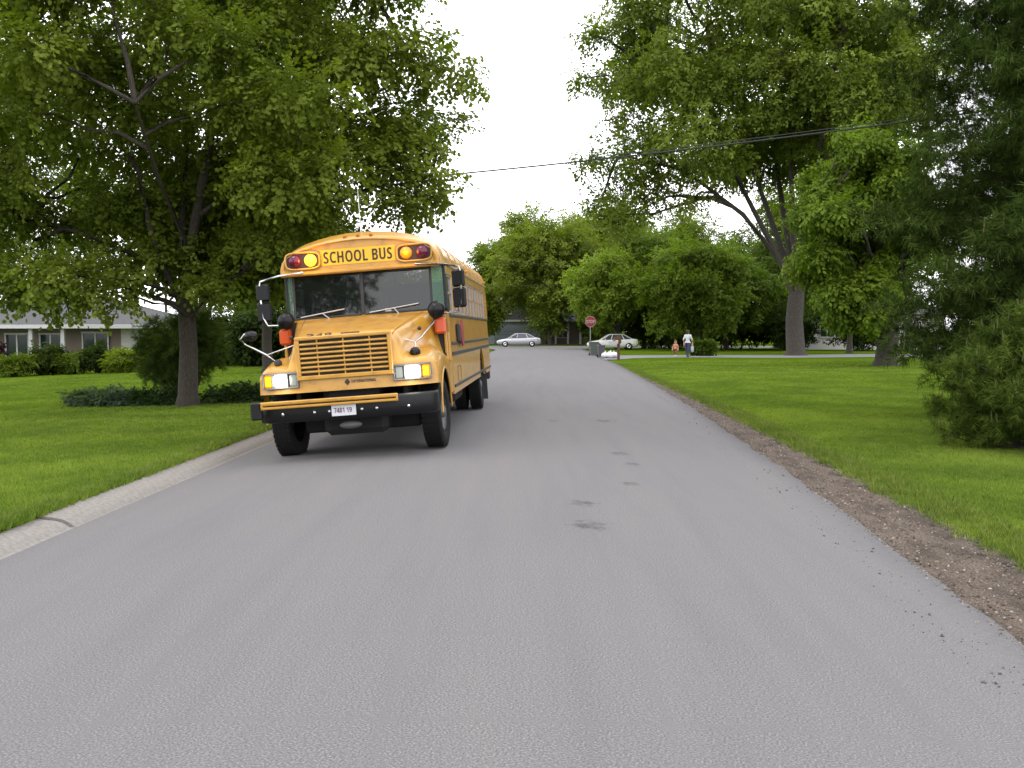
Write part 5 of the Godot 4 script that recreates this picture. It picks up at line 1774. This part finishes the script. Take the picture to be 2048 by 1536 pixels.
func build_grass() -> void:
	rng.seed = 9
	var nz := FastNoiseLite.new(); nz.seed = 4; nz.frequency = 0.35
	var N := 110000
	var buf := PackedFloat32Array()
	buf.resize(N * 16)
	var i := 0
	var guard := 0
	while i < N and guard < N * 3:
		guard += 1
		var leftside := rng.randf() < 0.45
		var d := 6.0 + 52.0 * pow(rng.randf(), 1.9)
		var x := 0.0
		var edge := rng.randf() < 0.1
		if leftside: x = along(LE, d) - 0.33 - (rng.randf() * 0.12 if edge else rng.randf() * d * 0.5)
		else: x = along(RE, d) + shoulder(d) * rng.randf_range(0.9, 1.1) + (rng.randf_range(-0.12, 0.2) if edge else rng.randf() * d * 0.42)
		if absf(x) > d * 0.55 + 0.4: continue
		var t := clampf(0.5 + 0.75 * nz.get_noise_2d(x, d) + 0.5 * nz.get_noise_2d(x * 0.2 + 50.0, d * 0.2) + rng.randf_range(-0.35, 0.35), 0.0, 1.0)
		var s := rng.randf_range(0.6, 1.15) * (1.25 if edge else 1.0)
		push(buf, i, Basis(Vector3.UP, rng.randf() * TAU).scaled(Vector3(s * 1.3, s, s * 1.3)), P(x, ground_h(x, d), d), Color(0.092, 0.148, 0.009).lerp(Color(0.225, 0.295, 0.032), t))
		i += 1
	buf.resize(i * 16)
	var wb := PackedFloat32Array()
	var W := 3200
	wb.resize(W * 16)
	for k in W:
		var d := 6.0 + 40.0 * pow(rng.randf(), 1.5)
		var x := along(RE, d) + shoulder(d) * rng.randf_range(0.8, 1.2) + rng.randf_range(-0.1, 0.25) if rng.randf() < 0.75 else along(LE, d) - 0.36 - rng.randf() * 0.1
		var s := rng.randf_range(0.45, 0.95)
		push(wb, k, Basis(Vector3.UP, rng.randf() * TAU).scaled(Vector3(s * 1.2, s * 0.8, s * 1.2)), P(x, ground_h(x, d), d), Color(0.07, 0.11, 0.008).lerp(Color(0.17, 0.2, 0.03), rng.randf()))
	tag(put_copies("edge_weeds", sprig.weed, M.grass, wb, self), "taller grass tufts along the edges of the lawns", "grass")
	tag(put_copies("grass", sprig.tuft, M.grass, buf, self), "short green grass blades of the mown lawns", "grass")

func build_trees() -> void:
	var dk := Color(0.032, 0.062, 0.008)
	# --- big maple on the left lawn
	var L1 := [
		[[Vector3(0, 2.3, 0), Vector3(0.05, 3.2, 0.1), Vector3(0.35, 4.6, 0.2), Vector3(0.75, 6.4, 0.3), Vector3(0.95, 8.6, 0.2), Vector3(1.2, 11.0, 0)], 0.17],
		[[Vector3(0, 2.3, 0), Vector3(-0.1, 3.3, -0.1), Vector3(-0.15, 4.6, -0.3), Vector3(-0.1, 6.5, -0.6), Vector3(-0.3, 9.0, -0.8)], 0.13],
		[[Vector3(0, 2.2, 0), Vector3(-0.45, 3.4, 0.3), Vector3(-0.7, 4.4, 0.5), Vector3(-0.85, 5.6, 0.7), Vector3(-1.6, 7.0, 1.0), Vector3(-2.4, 8.2, 1.2)], 0.1],
		[[Vector3(0, 2.0, 0), Vector3(0.7, 2.75, 0.4), Vector3(1.6, 3.3, 0.8), Vector3(3.0, 4.4, 1.0), Vector3(4.6, 5.2, 0.8), Vector3(5.8, 5.4, 0.4)], 0.09],
		[[Vector3(0, 2.6, 0), Vector3(-1.0, 3.6, 0.2), Vector3(-2.4, 4.2, 0.5), Vector3(-4.2, 4.6, 0.3), Vector3(-5.8, 4.6, 0)], 0.085],
		[[Vector3(0, 2.9, 0), Vector3(0.5, 4.0, -1.0), Vector3(1.4, 5.4, -2.4), Vector3(2.0, 6.5, -4.0)], 0.1],
		[[Vector3(0, 2.9, 0), Vector3(0.3, 4.0, 1.0), Vector3(0.2, 5.2, 2.4), Vector3(0.4, 6.4, 4.2)], 0.1],
		[[Vector3(0.35, 4.6, 0.2), Vector3(1.5, 5.4, 0.2), Vector3(3.0, 6.6, 0.0), Vector3(4.6, 7.6, -0.2), Vector3(6.2, 8.4, -0.2)], 0.085]]
	var ex := [[Vector3(4.7, 10.0, 0), Vector3(1.2, 0.6, 1.0)], [Vector3(4.0, 11.0, 0.4), Vector3(1.2, 0.6, 1.0)], [Vector3(6.3, 8.1, 0), Vector3(1.0, 0.5, 0.8)], [Vector3(5.4, 8.6, 0), Vector3(1.1, 0.6, 1.0)], [Vector3(6.0, 5.3, 0.2), Vector3(0.8, 0.5, 0.8)], [Vector3(5.3, 5.0, 0.4), Vector3(1.0, 0.6, 1.0)], [Vector3(5.5, 6.4, 0), Vector3(1.0, 0.5, 1.0)], [Vector3(2.2, 3.9, 1.2), Vector3(1.0, 0.45, 1.0)], [Vector3(3.4, 4.4, 1.0), Vector3(1.1, 0.5, 1.0)],
		[Vector3(-1.4, 2.7, 1.8), Vector3(1.0, 0.5, 0.8)], [Vector3(-2.6, 2.8, 1.4), Vector3(1.0, 0.5, 0.9)], [Vector3(-3.6, 3.1, 1.0), Vector3(1.1, 0.6, 0.9)], [Vector3(-2.0, 3.1, 2.6), Vector3(1.0, 0.5, 0.9)], [Vector3(0.9, 3.0, 1.2), Vector3(0.7, 0.4, 0.7)], [Vector3(1.6, 3.2, -0.8), Vector3(0.9, 0.45, 0.8)], [Vector3(2.6, 3.6, -1.5), Vector3(1.0, 0.5, 0.9)]]
	tree("maple_tree", "large leafy maple on the lawn beside the school bus", "", P(-7.95, ground_h(-7.95, 24.6), 24.6), {
		"seed": 101, "trunk": 0.215, "fork": 2.4, "limbs": L1, "c": Vector3(-0.3, 8.2, 0), "r": Vector3(7.0, 6.2, 5.8), "lobes": 84, "lr": [0.8, 1.6], "apart": 0.85, "hollow": 0.34, "low": 3.1, "flat": 0.55, "extra": ex,
		"keep": func(p: Vector3) -> bool: return not (absf(p.x - 0.2) < 1.1 and p.y > 2.9 and p.y < 6.0 and p.z > 0.3) and not (p.x > 1.8 and p.y < 4.6) and not (p.x > 4.4 and p.y > 9.5) and not (p.x > 5.2 and p.y < 5.0),
		"n": 15000, "mesh": sprig.maple, "size": 1.08, "pal": [Color(0.085, 0.125, 0.012), Color(0.23, 0.28, 0.045)], "droop": 0.45})
	# --- old multi-stemmed maple on the right lawn
	var T2 := P(19.7, ground_h(19.7, 69.8), 69.8)
	var L2 := []
	for q in [[-6.2, 14.5, 1.0, 0.27], [-3.6, 17.0, -1.5, 0.3], [-1.0, 19.0, 1.0, 0.32], [1.6, 19.0, -1.0, 0.32], [3.4, 17.5, 1.5, 0.28], [6.5, 15.0, -2.0, 0.25], [0.3, 16.0, 5.0, 0.34], [-0.5, 16.0, -5.0, 0.34]]:
		var e := Vector3(q[0], q[1], q[2])
		var pts := [Vector3(0, 2.6, 0), Vector3(e.x * 0.06, 4.6, e.z * 0.06), Vector3(e.x * 0.2, 6.6, e.z * 0.2), Vector3(e.x * 0.48, 9.6, e.z * 0.48), Vector3(e.x * 0.75, 12.6, e.z * 0.75), e, e * 1.0 + Vector3(e.x * 0.5, 4.0, e.z * 0.5)]
		L2.append([pts, q[3]])
	L2.append([[Vector3(-1.2, 6.6, 0), Vector3(-4.0, 9.6, 1.0), Vector3(-8.0, 12.6, 1.0), Vector3(-12.0, 13.6, 0.5)], 0.22])
	tree("maple_tree", "huge old maple with a fan of thick stems on the right lawn", "", T2, {
		"seed": 202, "trunk": 0.58, "fork": 4.4, "limbs": L2, "c": Vector3(-2.6, 18.8, 0), "r": Vector3(13.2, 11.5, 11.5), "lobes": 120, "lr": [1.6, 3.0], "apart": 0.72, "hollow": 0.34, "low": 8.6, "flat": 0.62, "bark": "greybark", "branch": 1.2,
		"keep": func(p: Vector3) -> bool: return not (p.y < 12.6 and p.x > -9.0 and p.x < 6.5 and p.z > -8.0),
		"extra": [[Vector3(-13.6, 10.6, 0), Vector3(1.4, 1.6, 1.4)], [Vector3(-12.2, 9.6, 1), Vector3(1.3, 1.8, 1.4)], [Vector3(-14.6, 13.2, 0), Vector3(1.4, 0.9, 1.4)], [Vector3(-14.8, 19.0, 0), Vector3(1.5, 0.9, 1.5)], [Vector3(-14.2, 21.8, 0), Vector3(1.4, 0.8, 1.4)], [Vector3(-10.5, 10.2, 1), Vector3(1.6, 1.3, 1.4)], [Vector3(-8.0, 10.6, 2), Vector3(1.8, 1.2, 1.6)]],
		"n": 12500, "mesh": sprig.big, "size": 1.1, "pal": [Color(0.085, 0.125, 0.015), Color(0.22, 0.27, 0.05)], "droop": 0.6})
	# --- bright young-leaved tree beside the pine
	tree("lime_tree", "bright green broadleaf tree with low hanging boughs beside the pine", "", P(18.6, ground_h(18.6, 50.0), 50.0), {
		"seed": 303, "trunk": 0.48, "fork": 3.0, "k": 7, "c": Vector3(-1.3, 6.6, 0.5), "r": Vector3(4.2, 5.8, 4.0), "lobes": 60, "lr": [0.8, 1.4], "apart": 0.8, "low": 1.6, "bark": "greybark",
		"keep": func(p: Vector3) -> bool: return not (p.y < 3.4 and p.x > -1.0 and p.z > 0.0),
		"n": 9000, "mesh": sprig.oval, "size": 1.35, "pal": [Color(0.075, 0.125, 0.01), Color(0.18, 0.25, 0.03)], "droop": 0.7})
	# --- pines at the right
	conifer("pine_tree", "tall dark pine with pale upright shoots at the lawn's edge", "", P(11.45, ground_h(11.45, 19.8), 19.8), {
		"seed": 404, "h": 19.0, "trunk": 0.2, "low": 1.0, "reach": 4.35, "gap": 0.54, "per": 7, "step": 0.6, "clump": 0.62, "rise": 0.16, "n": 23000, "mesh": sprig.pine, "size": 1.25, "pal": [Color(0.024, 0.042, 0.008), Color(0.07, 0.105, 0.024)], "candle": 1.1})
	conifer("pine_tree", "small bushy young pine growing in front of the tall dark pine", "", P(7.85, ground_h(7.85, 15.4), 15.4), {
		"seed": 405, "h": 2.05, "trunk": 0.06, "low": 0.12, "reach": 1.25, "gap": 0.2, "per": 7, "step": 0.28, "clump": 0.32, "rise": 0.35, "n": 3200, "mesh": sprig.pine, "size": 0.8, "pal": [Color(0.028, 0.048, 0.008), Color(0.085, 0.125, 0.022)], "candle": 0.9})
	conifer("pine_tree", "low wide young pine leaning out beside the bushy young one", "", P(9.3, ground_h(9.3, 15.6), 15.6), {
		"seed": 406, "h": 2.7, "trunk": 0.07, "low": 0.12, "reach": 1.5, "gap": 0.22, "per": 7, "step": 0.3, "clump": 0.36, "rise": 0.3, "n": 3200, "mesh": sprig.pine, "size": 0.85, "pal": [Color(0.028, 0.045, 0.008), Color(0.08, 0.115, 0.022)], "candle": 0.9})
	conifer("pine_tree", "dark pine standing back behind the tall one with pale shoots", "", P(19.5, ground_h(19.5, 33.0), 33.0), {
		"seed": 407, "h": 15.0, "trunk": 0.24, "low": 1.0, "reach": 4.6, "gap": 0.75, "per": 7, "step": 0.8, "clump": 0.85, "rise": 0.14, "n": 6500, "mesh": sprig.pine, "size": 2.0, "pal": [Color(0.016, 0.026, 0.006), Color(0.045, 0.062, 0.014)], "candle": 1.1})
	# the maple whose dark crown the bus windscreen mirrors
	tree("maple_tree", "leafy maple on the left lawn before the bus, mirrored in its windscreen", "", P(-13.6, ground_h(-13.6, -7.0), -7.0), {
		"seed": 111, "trunk": 0.3, "fork": 2.6, "k": 6, "c": Vector3(0.3, 7.6, 0), "r": Vector3(5.2, 5.4, 5.0), "lobes": 60, "lr": [1.0, 1.7], "apart": 0.8, "hollow": 0.2, "low": 3.0, "n": 3600, "mesh": sprig.big, "size": 0.7, "pal": [Color(0.05, 0.08, 0.01), Color(0.13, 0.18, 0.03)], "droop": 0.4})
	# --- smaller trees at the far end of the right lawn
	var mid := "trees at the far end of the right lawn"
	for q in [
		["light green spreading tree behind the stop sign", 9.9, 95.0, 4.8, 4.0, 4.6, 8.6, 2.6, [Color(0.124, 0.185, 0.0182), Color(0.276, 0.356, 0.0585)], 3200],
		["olive green tree behind the two people", 16.4, 88.0, 5.0, 4.2, 4.6, 9.4, 1.6, [Color(0.0828, 0.132, 0.013), Color(0.193, 0.264, 0.039)], 3600],
		["mid green tree left of the huge maple trunk", 19.6, 92.0, 5.0, 4.5, 5.0, 9.4, 0.8, [Color(0.069, 0.119, 0.013), Color(0.166, 0.238, 0.0325)], 3400],
		["tall green tree rising behind the light green one", 13.0, 99.0, 5.6, 5.0, 7.0, 12.6, 1.5, [Color(0.069, 0.112, 0.013), Color(0.179, 0.244, 0.039)], 3200],
		["dark green tree between the maple and the white house", 27.0, 96.0, 6.0, 5.0, 5.5, 11.0, 0.6, [Color(0.0414, 0.0726, 0.0104), Color(0.11, 0.158, 0.026)], 3400],
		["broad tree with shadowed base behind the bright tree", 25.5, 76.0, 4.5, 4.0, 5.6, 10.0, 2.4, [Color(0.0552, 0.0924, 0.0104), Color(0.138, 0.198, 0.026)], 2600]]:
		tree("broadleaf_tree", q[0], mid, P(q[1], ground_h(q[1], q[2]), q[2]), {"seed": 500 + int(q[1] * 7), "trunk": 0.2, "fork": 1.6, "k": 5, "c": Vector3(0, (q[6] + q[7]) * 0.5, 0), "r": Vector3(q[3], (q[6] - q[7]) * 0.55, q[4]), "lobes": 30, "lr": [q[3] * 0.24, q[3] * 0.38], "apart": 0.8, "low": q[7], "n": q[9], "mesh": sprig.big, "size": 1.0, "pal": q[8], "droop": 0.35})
	# dark evergreen undergrowth behind them
	var und := "dark evergreen bushes behind the far lawn"
	var spots := [[13.6, 99.0], [16.0, 97.0], [19.2, 97.0], [22.5, 99.0], [26.5, 98.0], [30.0, 86.0], [25.0, 88.0]]
	var said := ["dark evergreen bush behind the white car", "dark evergreen bush under the olive green tree", "dark bush behind the two people", "dark bush behind the huge maple trunk", "dark bush in front of the white house", "dark evergreen bush at the white house corner", "dark evergreen bush right of the maple trunk"]
	for i in spots.size():
		shrub("evergreen_bush", said[i], und, P(spots[i][0], ground_h(spots[i][0], spots[i][1]), spots[i][1]), Vector3(3.4, 4.6, 2.6), 900, sprig.big, 0.9, [Color(0.0221, 0.0396, 0.0091), Color(0.0621, 0.099, 0.0182)], 600 + i)
	# --- wood beyond the cross street; leaf colours lightened in place of distance haze
	var far := "trees beyond the cross street"
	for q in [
		["big round haze toned tree beyond the street behind the parked cars", 4.6, 119.0, 8.0, 15.6, 3.0, [Color(0.103, 0.142, 0.0201), Color(0.22, 0.269, 0.0402)], 4600],
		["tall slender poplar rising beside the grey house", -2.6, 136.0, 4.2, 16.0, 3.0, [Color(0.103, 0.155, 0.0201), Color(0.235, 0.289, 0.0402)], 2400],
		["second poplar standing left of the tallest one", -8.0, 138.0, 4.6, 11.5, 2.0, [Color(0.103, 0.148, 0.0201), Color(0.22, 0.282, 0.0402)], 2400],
		["rounded green tree right of the big haze toned tree", 12.5, 128.0, 7.0, 17.6, 3.0, [Color(0.0875, 0.134, 0.0161), Color(0.22, 0.282, 0.0321)], 3400],
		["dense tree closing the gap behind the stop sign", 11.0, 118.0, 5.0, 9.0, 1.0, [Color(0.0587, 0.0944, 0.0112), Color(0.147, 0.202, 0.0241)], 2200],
		["haze paled tree at the back of the wood above the road", 4.0, 150.0, 8.0, 18.5, 3.0, [Color(0.117, 0.155, 0.0321), Color(0.235, 0.282, 0.0564)], 3200],
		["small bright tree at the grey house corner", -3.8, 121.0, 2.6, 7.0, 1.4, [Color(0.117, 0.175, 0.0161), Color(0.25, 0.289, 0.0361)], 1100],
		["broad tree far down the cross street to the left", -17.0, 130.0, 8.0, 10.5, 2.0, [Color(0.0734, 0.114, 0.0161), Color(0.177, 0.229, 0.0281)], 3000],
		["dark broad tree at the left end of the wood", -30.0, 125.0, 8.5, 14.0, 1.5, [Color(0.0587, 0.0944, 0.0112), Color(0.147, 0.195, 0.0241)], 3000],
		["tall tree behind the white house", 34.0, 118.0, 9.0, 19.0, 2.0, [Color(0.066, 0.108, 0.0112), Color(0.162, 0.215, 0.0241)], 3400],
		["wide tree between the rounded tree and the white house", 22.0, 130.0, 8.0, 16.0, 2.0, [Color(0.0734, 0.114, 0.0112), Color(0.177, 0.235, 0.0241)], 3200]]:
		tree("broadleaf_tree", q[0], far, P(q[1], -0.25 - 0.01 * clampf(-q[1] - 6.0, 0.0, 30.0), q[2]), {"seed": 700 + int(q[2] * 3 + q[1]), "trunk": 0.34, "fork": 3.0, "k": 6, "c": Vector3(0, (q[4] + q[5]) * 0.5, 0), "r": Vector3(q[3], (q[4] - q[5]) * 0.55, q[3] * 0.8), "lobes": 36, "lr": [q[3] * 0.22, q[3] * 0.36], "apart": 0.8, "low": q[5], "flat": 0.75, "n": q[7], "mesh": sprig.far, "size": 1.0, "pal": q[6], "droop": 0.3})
	# --- behind the left lawn
	var lb := "trees behind the left lawn"
	for q in [
		["dark tree with a grey trunk standing behind the bus mirror", -11.3, 46.5, 4.2, 9.0, 3.3, [Color(0.0414, 0.0726, 0.0104), Color(0.124, 0.178, 0.0234)], 3200, 0.22],
		["tall tree behind the right end of the ranch house", -21.5, 70.0, 6.0, 14.0, 5.5, [Color(0.0483, 0.0792, 0.0104), Color(0.138, 0.191, 0.026)], 3000, 0.3],
		["tall tree behind the left part of the ranch house", -33.0, 72.0, 7.5, 16.0, 5.0, [Color(0.0483, 0.0792, 0.0104), Color(0.138, 0.191, 0.026)], 3400, 0.3],
		["leafy tree on the lawn in front of the ranch house", -21.5, 36.0, 3.6, 9.5, 3.6, [Color(0.0621, 0.106, 0.0104), Color(0.166, 0.224, 0.0286)], 3400, 0.16]]:
		tree("broadleaf_tree", q[0], lb, P(q[1], ground_h(q[1], q[2]), q[2]), {"seed": 800 + int(q[2]), "trunk": q[8], "fork": 2.6, "k": 5, "c": Vector3(0, (q[4] + q[5]) * 0.5, 0), "r": Vector3(q[3], (q[4] - q[5]) * 0.55, q[3] * 0.9), "lobes": 34, "lr": [q[3] * 0.22, q[3] * 0.36], "apart": 0.8, "low": q[5], "n": q[7], "mesh": sprig.big, "size": 0.75, "pal": q[6], "droop": 0.35})
	var hed := "dark hedge bushes behind the left lawn"
	var hs := [[-16.5, 58.0, 3.0], [-13.4, 56.0, 3.4], [-10.4, 55.0, 3.6], [-7.6, 54.0, 3.4], [-5.2, 60.0, 3.2]]
	var hl := ["dark bush joining the ranch house's right end", "dark evergreen bush second along from the ranch house", "dark evergreen bush behind the grey trunk", "dark evergreen bush hidden behind the bus mirror", "dark bush at the kerb behind the bus"]
	for i in hs.size():
		shrub("hedge_bush", hl[i], hed, P(hs[i][0], ground_h(hs[i][0], hs[i][1]), hs[i][1]), Vector3(2.5, hs[i][2] * 1.15, 2.0), 1100, sprig.oval, 1.5, [Color(0.0166, 0.0317, 0.0078), Color(0.0552, 0.0858, 0.0156)], 850 + i)

func build_shrubs() -> void:
	var g := "shrubs in front of the ranch house"
	for q in [
		["purple leaved shrub at the ranch house front", -26.5, 51.0, 1.5, 2.2, [Color(0.02, 0.006, 0.016), Color(0.06, 0.02, 0.04)], 900],
		["yellow green rounded shrub beside the purple one", -24.6, 49.5, 1.15, 1.75, [Color(0.06, 0.1, 0.01), Color(0.15, 0.2, 0.02)], 800],
		["dark rounded shrub between two lighter ones", -23.6, 51.0, 1.3, 2.1, [Color(0.02, 0.035, 0.006), Color(0.06, 0.09, 0.014)], 900],
		["mid green low shrub under the brick wall", -22.4, 51.0, 1.2, 1.5, [Color(0.05, 0.085, 0.01), Color(0.12, 0.17, 0.02)], 700],
		["dark clipped shrub below the white framed window", -21.2, 51.5, 1.2, 1.95, [Color(0.016, 0.03, 0.006), Color(0.05, 0.08, 0.014)], 900],
		["lime green rounded shrub before the pale siding", -19.5, 50.5, 1.3, 1.6, [Color(0.1, 0.15, 0.01), Color(0.22, 0.28, 0.025)], 900]]:
		shrub("garden_shrub", q[0], g, P(q[1], ground_h(q[1], q[2]), q[2]), Vector3(q[3] * 0.8, q[4] * 0.74, q[3] * 0.8), q[6], sprig.small, 1.3, q[5], 900 + int(q[1] * 5))
	# spreading yew behind the big maple's trunk, with low planting either side
	shrub("yew_bush", "dark layered yew behind the big maple's trunk", "", P(-8.55, ground_h(-8.55, 26.6), 26.6), Vector3(1.4, 2.6, 1.2), 1700, sprig.finepine, 1.7, [Color(0.035, 0.062, 0.014), Color(0.11, 0.155, 0.035)], 931, 24)
	shrub("low_juniper", "low blue green juniper spreading left of the big maple's trunk", "low planting under the big maple", P(-10.3, ground_h(-10.3, 25.6), 25.6), Vector3(1.25, 0.26, 0.7), 1300, sprig.small, 1.1, [Color(0.05, 0.085, 0.05), Color(0.13, 0.18, 0.12)], 932)
	shrub("low_juniper", "low dark juniper close beside the big maple's trunk", "low planting under the big maple", P(-8.9, ground_h(-8.9, 25.4), 25.4), Vector3(0.8, 0.28, 0.6), 800, sprig.small, 1.1, [Color(0.02, 0.04, 0.012), Color(0.06, 0.1, 0.03)], 933)
	shrub("low_juniper", "low green planting between the maple's trunk and the bus", "low planting under the big maple", P(-7.0, ground_h(-7.0, 25.6), 25.6), Vector3(1.0, 0.34, 0.6), 1000, sprig.small, 1.1, [Color(0.02, 0.04, 0.012), Color(0.07, 0.11, 0.03)], 934)
	shrub("round_bush", "small round green bush beside the driveway behind the people", "", P(13.0, ground_h(13.0, 68.6), 68.6), Vector3(0.85, 1.0, 0.85), 800, sprig.small, 1.9, [Color(0.04, 0.075, 0.01), Color(0.09, 0.14, 0.016)], 935)

func build_wires() -> void:
	pole("wooden utility pole hidden within the tall pine", P(11.3, ground_h(11.3, 20.6), 20.6), 6.7)
	pole("wooden utility pole beyond the leafy tree before the ranch house", P(-19.5, ground_h(-19.5, 34.2), 34.2), 6.9)
	wire("service_cable", "thick black cable slung across the road into the tall pine", P(11.3, 6.35, 20.6), P(-19.5, 5.95, 34.2), 0.5, 0.02)
	wire("service_cable", "thin cable running just above the thick black one", P(11.3, 6.42, 20.6), P(-19.5, 6.0, 34.2), 0.5, 0.01)
	pole("wooden utility pole on the cross street behind the bright broadleaf tree", P(36.0, -0.2, 99.0), 9.0)
	pole("wooden utility pole on the cross street behind the big maple", P(-34.0, -0.45, 99.0), 9.0)
	wire("street_line", "thin power line following the cross street above the cars", P(36.0, 6.6, 99.0), P(-34.0, 6.4, 99.0), 0.55, 0.02)
	wire("street_line", "higher power line following the cross street before the wood", P(36.0, 8.6, 99.0), P(-34.0, 8.6, 99.0), 0.5, 0.014)

func _ready() -> void:
	# camera
	var cam := Camera3D.new()
	cam.name = "camera"
	cam.fov = 2.0 * rad_to_deg(atan(768.0 / 2010.0))
	cam.position = Vector3(0, 1.7, 0)
	cam.rotation.x = deg_to_rad(-3.13)
	cam.far = 1500.0
	add_child(cam)
	cam.current = true
	# bright overcast sky
	var we := WorldEnvironment.new()
	we.name = "surroundings"
	var env := Environment.new()
	var sky := Sky.new()
	var sm := ProceduralSkyMaterial.new()
	sm.sky_top_color = Color(0.97, 0.98, 1.0)
	sm.sky_horizon_color = Color(0.99, 0.99, 1.0)
	sm.sky_curve = 0.3
	sm.ground_bottom_color = Color(0.3, 0.32, 0.27)
	sm.ground_horizon_color = Color(0.6, 0.62, 0.6)
	sm.energy_multiplier = 2.9
	sky.sky_material = sm
	env.background_mode = Environment.BG_SKY
	env.sky = sky
	env.tonemap_mode = Environment.TONE_MAPPER_LINEAR
	env.tonemap_exposure = 1.0
	env.sdfgi_enabled = true
	env.ssao_enabled = true
	env.ssil_enabled = true
	we.environment = env
	add_child(we)
	var sun := DirectionalLight3D.new()
	sun.name = "sun_through_cloud"
	sun.light_energy = 0.4
	sun.light_color = Color(1.0, 0.98, 0.94)
	sun.light_angular_distance = 25.0
	sun.shadow_enabled = true
	sun.rotation = Vector3(deg_to_rad(-58), deg_to_rad(-35), 0)
	add_child(sun)
	make_materials()
	build_ground()
	build_houses()
	build_trees()
	build_shrubs()
	build_bus()
	build_car("parked_car", "silver sedan stopped on the cross street", P(0.7, ground_h(-8.0, 106.0) + 0.03, 107.5), PI, M.silver)
	build_car("parked_car", "white sedan parked behind the mailbox and bins", P(9.3, ground_h(9.3, 93.0), 93.0), PI, M.whitepaint)
	build_street_things()
	build_people()
	build_wires()
	build_grass()
